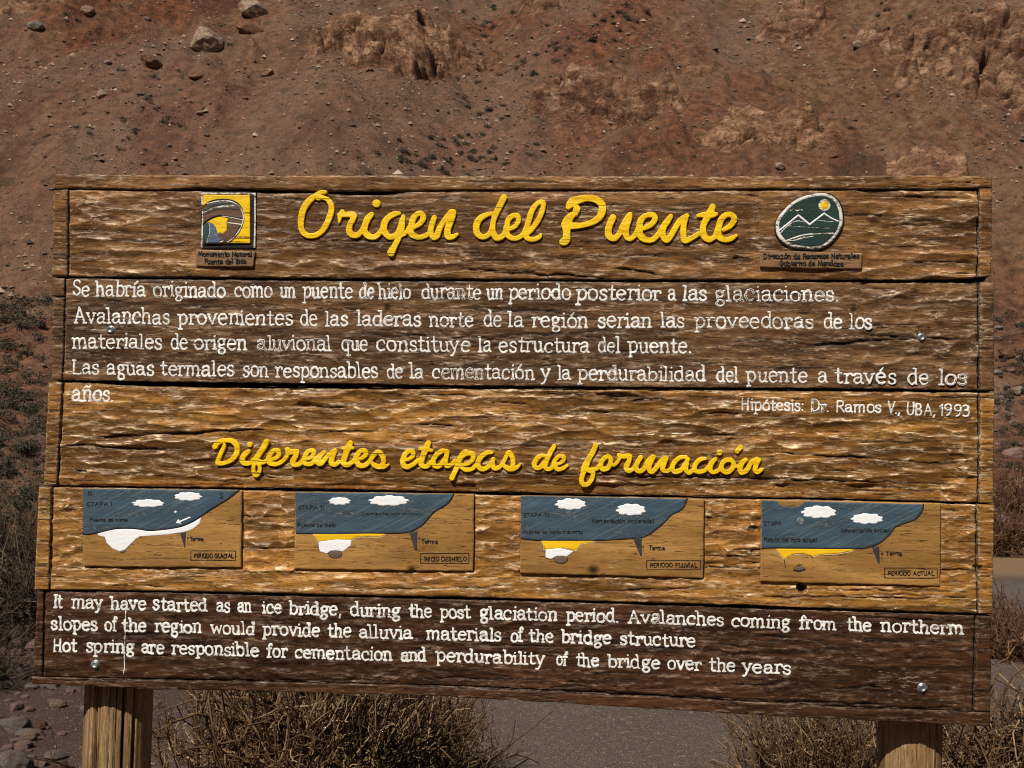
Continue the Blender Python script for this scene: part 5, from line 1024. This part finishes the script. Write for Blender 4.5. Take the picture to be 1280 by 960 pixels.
for i, (nm, px, py, w_) in enumerate([('dark boulder right of the second plank', 1262, 445, 30), ('pale leaning rock right of the third plank', 1272, 492, 22), ('grey pink rock right of the third plank end', 1268, 570, 26), ('brown block at the right edge beside the white text', 1277, 408, 20), ('low grey boulder right of the diagram plank', 1255, 655, 28)]):
    put(MB_[i], 'boulder', px, py, w_, .75, i*1.3, nm, 'boulder')
ST = []
for i in range(6):
    m_ = stone_mesh('stone', 80+i, 2, 8, .7); m_.materials.append([STON, PINK, STON, ROCKD, PINK, BOUL][i]); ST.append(m_)
rq = np.random.default_rng(77)
for i in range(125):          # stones on the rough bank by the left post
    px, py = rq.uniform(-10, 185), rq.uniform(770, 975)
    if px > 105 and py < 865: px -= 105
    put(ST[rq.integers(0, 6)], 'stone', px, py, rq.uniform(7, 21)*(1+.5*(py-770)/200), rq.uniform(.5, .9), rq.uniform(0, 6), 'small grey or pinkish stone on the rough ground around the left post', 'stone', 'stones around the left post')
for i in range(46):
    px, py = rq.uniform(1243, 1285), rq.uniform(385, 690)
    put(ST[rq.integers(0, 6)], 'stone', px, py, rq.uniform(5, 16), rq.uniform(.5, .9), rq.uniform(0, 6), 'stone on the bank seen past the right end of the sign', 'stone', 'stones on the right bank')
for i in range(26):
    px, py = rq.uniform(-5, 62), rq.uniform(300, 560)
    put(ST[rq.integers(0, 6)], 'stone', px, py, rq.uniform(3, 9), rq.uniform(.5, .9), rq.uniform(0, 6), 'stone on the slope seen past the left end of the sign', 'stone', 'stones on the left slope')
for i in range(110):
    px, py = rq.uniform(0, 1280), rq.uniform(0, 216); g_ = rq.random()
    if g_ < .45: px, py = rq.normal(200, 80), rq.normal(120, 55)
    elif g_ < .6: px, py = rq.normal(600, 50), rq.normal(170, 40)
    elif g_ < .68: px, py = rq.normal(150, 30), rq.normal(200, 10)
    elif g_ < .80: px, py = rq.normal(800, 90), rq.normal(120, 35)
    elif g_ < .9: px, py = rq.normal(1180, 70), rq.normal(100, 60)
    py = min(max(py, 2), 225)
    put(ST[[0, 2, 4, 5, 3, 1][rq.integers(0, 6)]], 'stone', px, py, 2.2+rq.exponential(2.3), rq.uniform(.5, .9), rq.uniform(0, 6), 'loose stone lying on the red mountainside', 'stone', 'loose stones on the mountainside')
# gravel grains of the path
V, F = [], []
tet = np.array([(1, 0, -.3), (-.5, .9, -.3), (-.6, -.8, -.3), (.1, .05, .8), (-.1, .3, .5)]); tf = np.array([(0, 1, 4), (1, 2, 4), (2, 3, 4), (0, 4, 3), (0, 3, 2)])
N = 26000; gxp = rq.uniform(-3.4, 3.4, N); gyp = 4.9+rq.random(N)**1.2*6.5; gs = rq.uniform(.002, .0075, N)*(1+.5*(rq.random(N) < .05)); ga = rq.uniform(0, 6.28, N)
gxp *= gyp/6.0; gzp = gz(gxp, gyp)
cs, sn = np.cos(ga), np.sin(ga)
VX = gxp[:, None]+gs[:, None]*(cs[:, None]*tet[None, :, 0]-sn[:, None]*tet[None, :, 1]); VY = gyp[:, None]+gs[:, None]*(sn[:, None]*tet[None, :, 0]+cs[:, None]*tet[None, :, 1]); VZ = gzp[:, None]+gs[:, None]*tet[None, :, 2]*.8
F = (tf[None]+np.arange(N)[:, None, None]*5).reshape(-1, 3)
b = NB('gravel_grains'); gr = b.noise(b.co((1, 1, 1)), 45, 2, .5); GR = b.set(b.ramp(gr, [(.3, (.085, .065, .053)), (.5, (.165, .130, .108)), (.7, (.30, .25, .21))]), .9)
tag(link('gravel', mesh_np('gravel', np.stack([VX, VY, VZ], -1).reshape(-1, 3), tris=F), GR), 'coarse grey brown gravel scattered over the path', 'gravel', kind='stuff')

N = 42000; sx_ = rq.uniform(-50, 50, N); sy_ = rq.uniform(50, 122, N); dens = greyf(sx_, sy_)+.8*sstep(.45, .62, fbm(sx_/6, sy_/6, 3, 160))+.3; kp = rq.random(N) < dens; sx_ = sx_[kp]; sy_ = sy_[kp]; N = len(sx_)
gs = (.045+rq.exponential(.045, N)); ga = rq.uniform(0, 6.28, N); cs, sn = np.cos(ga), np.sin(ga); szz = hz(sx_, sy_)
VX = sx_[:, None]+gs[:, None]*(cs[:, None]*tet[None, :, 0]-sn[:, None]*tet[None, :, 1]); VY = sy_[:, None]+gs[:, None]*(sn[:, None]*tet[None, :, 0]+cs[:, None]*tet[None, :, 1]); VZ = szz[:, None]+gs[:, None]*(tet[None, :, 2]*.8+.3)
F = (tf[None]+np.arange(N)[:, None, None]*5).reshape(-1, 3)
b = NB('scree_grains'); gr = b.noise(b.co((1, 1, 1)), 3.5, 2, .5); GR2 = b.set(b.ramp(b.attr('tone'), [(0, (.05, .03, .022)), (.5, (.15, .095, .065)), (.85, (.27, .175, .115)), (1, (.46, .34, .24))]), .9)
tag(link('scree', mesh_np('scree', np.stack([VX, VY, VZ], -1).reshape(-1, 3), tris=F, attrs={'tone': np.repeat(rq.random(N), 5)}), GR2), 'small loose stones strewn over the red mountainside', 'scree', kind='stuff')

# ------------------------------------------------------------------ dry bushes
def tubes(paths, radii, sides=3):
    """paths (N,K,3), radii (N,K) -> one mesh"""
    N, K, _ = paths.shape
    T = np.gradient(paths, axis=1); T /= np.linalg.norm(T, axis=2, keepdims=True)+1e-9
    a = np.cross(T, np.array([.3, .2, .93])); a /= np.linalg.norm(a, axis=2, keepdims=True)+1e-9; c = np.cross(T, a)
    an = np.arange(sides)*2*math.pi/sides
    V = paths[:, :, None]+radii[:, :, None, None]*(a[:, :, None]*np.cos(an)[None, None, :, None]+c[:, :, None]*np.sin(an)[None, None, :, None])
    ids = np.arange(N*K*sides).reshape(N, K, sides); Q = np.stack([ids[:, :-1], np.roll(ids, -1, 2)[:, :-1], np.roll(ids, -1, 2)[:, 1:], ids[:, 1:]], -1).reshape(-1, 4)
    return V.reshape(-1, 3), Q
def bush_mesh(seed, R, H, n, r0=.0028, K=7, droop=.0, lean=.35):
    r = np.random.default_rng(seed)
    n1 = n//5; base = np.stack([r.normal(0, R*.22, n1), r.normal(0, R*.22, n1), r.uniform(-.03, .03, n1)], -1)
    def grow(start, dirs, L, jit):
        P_ = [start]; d = dirs
        for k in range(K-1):
            d = d+r.normal(0, jit, d.shape); d[:, 2] += .06-droop*k/K; d /= np.linalg.norm(d, axis=1, keepdims=True); P_.append(P_[-1]+d*(L/(K-1))[:, None])
        return np.stack(P_, 1), d
    az = r.uniform(0, 6.283, n1); el = r.uniform(.25, 1.45, n1); d = np.stack([np.cos(az)*np.cos(el), np.sin(az)*np.cos(el), np.sin(el)], -1)
    Lm = r.uniform(.5, 1.05, n1)*(H*np.sin(el)+R*np.cos(el))
    A, dA = grow(base, d, Lm, .36)
    pk = r.integers(0, n1, n); t = r.integers(1, K-1, n); st = A[pk, t]; dd = A[pk, np.minimum(t+1, K-1)]-A[pk, t]; dd /= np.linalg.norm(dd, axis=1, keepdims=True); dd = dd+r.normal(0, .55, dd.shape); dd[:, 2] += .15; dd /= np.linalg.norm(dd, axis=1, keepdims=True)
    B_, dB = grow(st, dd, r.uniform(.10, .30, n)*H, .50)
    pk2 = r.integers(0, n, n); t2 = r.integers(1, K-1, n); st2 = B_[pk2, t2]; d2 = B_[pk2, np.minimum(t2+1, K-1)]-B_[pk2, t2]; d2 /= np.linalg.norm(d2, axis=1, keepdims=True); d2 = d2+r.normal(0, .6, d2.shape); d2 /= np.linalg.norm(d2, axis=1, keepdims=True)
    C_, dC = grow(st2, d2, r.uniform(.05, .15, n)*H, .55)
    tp = np.linspace(1, .45, K)[None]
    sv, sq = tubes(A, r0*1.7*tp*r.uniform(.7, 1.5, (n1, 1)), 4)
    P2 = np.concatenate([B_, C_]); rd = np.concatenate([r0*.85*tp*r.uniform(.6, 1.4, (n, 1)), r0*.55*tp*r.uniform(.6, 1.4, (n, 1))])
    tv, tq = tubes(P2, rd, 3)
    tone = lambda N: np.repeat(r.random(N), K)
    e_ = C_[r.integers(0, n, int(n*1.6)), r.integers(1, K, int(n*1.6))]+r.normal(0, .006, (int(n*1.6), 3)); e_ = np.vstack([e_, B_[r.integers(0, n, n), r.integers(2, K, n)]]); m2 = len(e_)
    u1 = r.normal(size=(m2, 3)); u1 /= np.linalg.norm(u1, axis=1, keepdims=True); u2 = np.cross(u1, r.normal(size=(m2, 3))); u2 /= np.linalg.norm(u2, axis=1, keepdims=True); s_ = r.uniform(.004, .011, m2)[:, None]
    lv = np.stack([e_-u1*s_, e_+u2*s_*.45, e_+u1*s_, e_-u2*s_*.45], 1).reshape(-1, 3)
    return (mesh_np('leaves', lv, quads=np.arange(4*m2).reshape(-1, 4), attrs={'tone': np.repeat(r.random(m2), 4)}), mesh_np('stem', sv, quads=sq, attrs={'tone': np.repeat(tone(n1), 4)}), mesh_np('twigs', tv, quads=tq, attrs={'tone': np.repeat(np.repeat(r.random(2*n), K), 3)}))
def twigmat(name, a, c, d):
    b = NB(name); return b.set(b.mix(b.ramp(b.noise(b.co((1, 1, 1)), 9, 3), [(.35, 0.0), (.65, .35)]), b.ramp(b.attr('tone'), [(.0, a), (.6, c), (1.0, d)]), a), .8, spec=.25)
TW = twigmat('dry_twig_bark', (.044, .023, .0095), (.135, .076, .032), (.42, .28, .15))
TW2 = twigmat('dark_twig_bark', (.028, .017, .010), (.080, .048, .028), (.20, .135, .08))
TW3 = twigmat('reddish_stalks', (.06, .025, .015), (.15, .065, .035), (.30, .17, .09))
def bush(bm_, mats, loc, sc, rot, label, group=None, cat='bush'):
    e = bpy.data.objects.new('dry_bush', None); COL.objects.link(e); e.location = loc; e.scale = sc; e.rotation_euler = (0, 0, rot); tag(e, label, cat, group)
    for nm, m_ in zip(('leaves', 'stem', 'twigs'), bm_):
        if not m_.materials: m_.materials.append(mats)
        o = bpy.data.objects.new(nm, m_); COL.objects.link(o); o.parent = e
        o['kind'] = 'stuff'
    return e
BA = bush_mesh(1, .78, .82, 3500, .0037, 9); BB = bush_mesh(2, .62, .85, 3100, .0037, 9); BC = bush_mesh(3, .6, .8, 2200, .0030, 6)
G = lambda x, y: float(gz(x, y))-.02
bush(BA, TW, (-.80, 4.95, G(-.80, 4.95)), (.80, .9, .98), 0, 'wide tangled dry bush under the left half of the sign')
bush(BA, TW, (-.42, 5.5, G(-.42, 5.5)), (.45, .5, .64), 2.1, 'smaller grey brown bush at the edge of the gravel, right of the wide bush')
bush(BB, TW, (1.33, 4.95, G(1.33, 4.95)), (.60, .7, .76), .6, 'dry bush left of the right post')
bush(BB, TW, (2.12, 5.0, G(2.12, 5.0)), (.95, .9, .82), 2.8, 'tall dry bush right of the right post at the picture edge')
bush(BC, TW2, (-3.5, 9.0, G(-3.5, 9.0)), (1.3, 1.3, .95), .3, 'dark brown bush at the left edge beside the bottom plank')
bush(BC, TW2, (-4.7, 11.8, G(-4.7, 11.8)), (1.7, 1.7, 1.15), 1.9, 'taller dark bush at the left edge beside the diagram plank')
bush(BC, TW2, (-3.35, 7.6, G(-3.35, 7.6)), (.55, .6, .5), 4.0, 'small dark bush among the stones at the left edge')
BD = bush_mesh(4, .35, .55, 900, .003); 
for i, (px, py) in enumerate([(1256, 812), (1272, 800), (1250, 690), (1270, 640)]):
    c = on_ground(px, py+10) if py > 700 else hitany(px, py)
    s_ = 1.0 if py > 700 else 2.6
    bush(BD, TW3, tuple(c), (s_, s_, s_*.9), i*1.7, ['reddish dry tuft beside the lower right corner of the sign', 'reddish dry tuft at the right edge by the road', 'dark tuft on the far verge right of the diagram plank', 'scrubby tuft at the foot of the right bank'][i])

# ------------------------------------------------------------------ shrubs dotted over the slopes
def shrub_mesh(seed, n=420):
    r = np.random.default_rng(seed); k = 9; cs_ = r.normal(0, .42, (k, 3)); cs_[:, 2] = np.abs(cs_[:, 2])*.7+.22
    c = cs_[r.integers(0, k, n)]; d = r.normal(size=(n, 3)); d /= np.linalg.norm(d, axis=1, keepdims=True); p = c+d*r.uniform(.18, .42, n)[:, None]; p[:, 2] = np.abs(p[:, 2])
    a = r.normal(size=(n, 3)); a /= np.linalg.norm(a, axis=1, keepdims=True); b_ = np.cross(a, d); b_ /= np.linalg.norm(b_, axis=1, keepdims=True)+1e-6
    s = r.uniform(.05, .12, n)[:, None]
    V = np.stack([p-a*s, p+b_*s*.6, p+a*s, p-b_*s*.6], 1).reshape(-1, 3); Q = np.arange(4*n).reshape(-1, 4)
    return mesh_np('shrub', V, quads=Q, attrs={'tone': np.repeat(r.random(n), 4)})
b = NB('shrub_leaves'); SHM = b.set(b.ramp(b.attr('tone'), [(0, (.018, .016, .010)), (.6, (.045, .040, .022)), (1, (.10, .085, .045))]), .8)
b = NB('dry_shrub_leaves'); SHM2 = b.set(b.ramp(b.attr('tone'), [(0, (.03, .018, .012)), (.6, (.075, .05, .03)), (1, (.16, .11, .07))]), .8)
SH = [shrub_mesh(900+i) for i in range(4)]
for i, m_ in enumerate(SH): m_.materials.append(SHM)
SH2 = [m_.copy() for m_ in SH[:2]]
for m_ in SH2: m_.materials.clear(); m_.materials.append(SHM2)
SP = []
for _ in range(50): SP.append((rq.normal(597, 22), rq.uniform(5, 212), rq.uniform(4, 9)))
for _ in range(40): SP.append((rq.normal(560, 60), rq.normal(196, 14), rq.uniform(5, 11)))
for _ in range(32): t = rq.random(); SP.append((640+t*160+rq.normal(0, 14), 90-t*75+rq.normal(0, 12), rq.uniform(4, 10)))
for _ in range(40): SP.append((rq.uniform(0, 1280), rq.uniform(3, 214), rq.uniform(3, 7)))
for _ in range(28): SP.append((rq.normal(175, 45), rq.normal(140, 35), rq.uniform(4, 8)))
for _ in range(20): SP.append((rq.uniform(1090, 1280), rq.uniform(3, 60), rq.uniform(5, 10)))
for (x, y, s_) in SP:
    y = min(max(y, 3), 222); put(SH[rq.integers(0, 4)], 'shrub', x, y, s_*1.6, .75, rq.uniform(0, 6), 'small dark shrub dotted on the red mountainside', 'shrub', 'small shrubs on the mountainside', sink=.0)
for i in range(52):
    px = rq.uniform(-8, 60); py = rq.uniform(385, 735)
    put(SH2[rq.integers(0, 2)] if rq.random() < .6 else SH[rq.integers(0, 4)], 'shrub', px, py, rq.uniform(14, 34), .8, rq.uniform(0, 6), 'brown scrubby shrub on the slope past the left end of the sign', 'shrub', 'scrub beyond the left end of the sign', sink=0)
for i in range(30):
    px = rq.uniform(1244, 1290); py = rq.uniform(395, 680)
    put(SH2[rq.integers(0, 2)] if rq.random() < .6 else SH[rq.integers(0, 4)], 'shrub', px, py, rq.uniform(8, 24), .8, rq.uniform(0, 6), 'dark scrubby shrub on the bank past the right end of the sign', 'shrub', 'scrub beyond the right end of the sign', sink=0)

def scrub(name, label, mats, X, Y, Zv, s):
    Vs, Qs, Tn, n = [], [], [], 0
    src = []
    for m_ in SH:
        co = np.empty(len(m_.vertices)*3, np.float32); m_.vertices.foreach_get('co', co); src.append(co.reshape(-1, 4, 3)[::3].reshape(-1, 3))
    for x, y, z, k in zip(X, Y, Zv, s):
        b_ = src[rq.integers(0, 4)]; a_ = rq.uniform(0, 6.28); ca, sa = math.cos(a_), math.sin(a_)
        Vs.append(np.stack([x+k*(ca*b_[:, 0]-sa*b_[:, 1]), y+k*(sa*b_[:, 0]+ca*b_[:, 1]), z+k*.75*b_[:, 2]], -1)); Tn.append(np.repeat(rq.random(len(b_)//4), 4))
    V = np.vstack(Vs); Q = np.arange(len(V)).reshape(-1, 4)
    tag(link(name, mesh_np(name, V, quads=Q, attrs={'tone': np.concatenate(Tn)}), mats), label, 'scrub', kind='stuff')
def scat(n, x0, x1, y0, y1, smin, smax):
    o = []
    for _ in range(n):
        px, py = rq.uniform(x0, x1), rq.uniform(y0, y1); q = hitany(px, py); o.append((q[0], q[1], q[2], rq.uniform(smin, smax)*np.linalg.norm(q-CAM)/FPX/2))
    return np.array(o).T
A1 = scat(190, -10, 66, 375, 745, 16, 38); scrub('low_scrub', 'matted dark scrub covering the slope past the left end of the sign', SHM, *A1)
A2 = scat(60, 1242, 1290, 395, 640, 10, 28); scrub('low_scrub', 'matted brown scrub on the bank past the right end of the sign', SHM, *A2)
A3 = scat(300, 0, 1280, 2, 222, 2.5, 7); scrub('low_scrub', 'tiny dark scrub specks scattered over the whole mountainside', SHM, *A3)
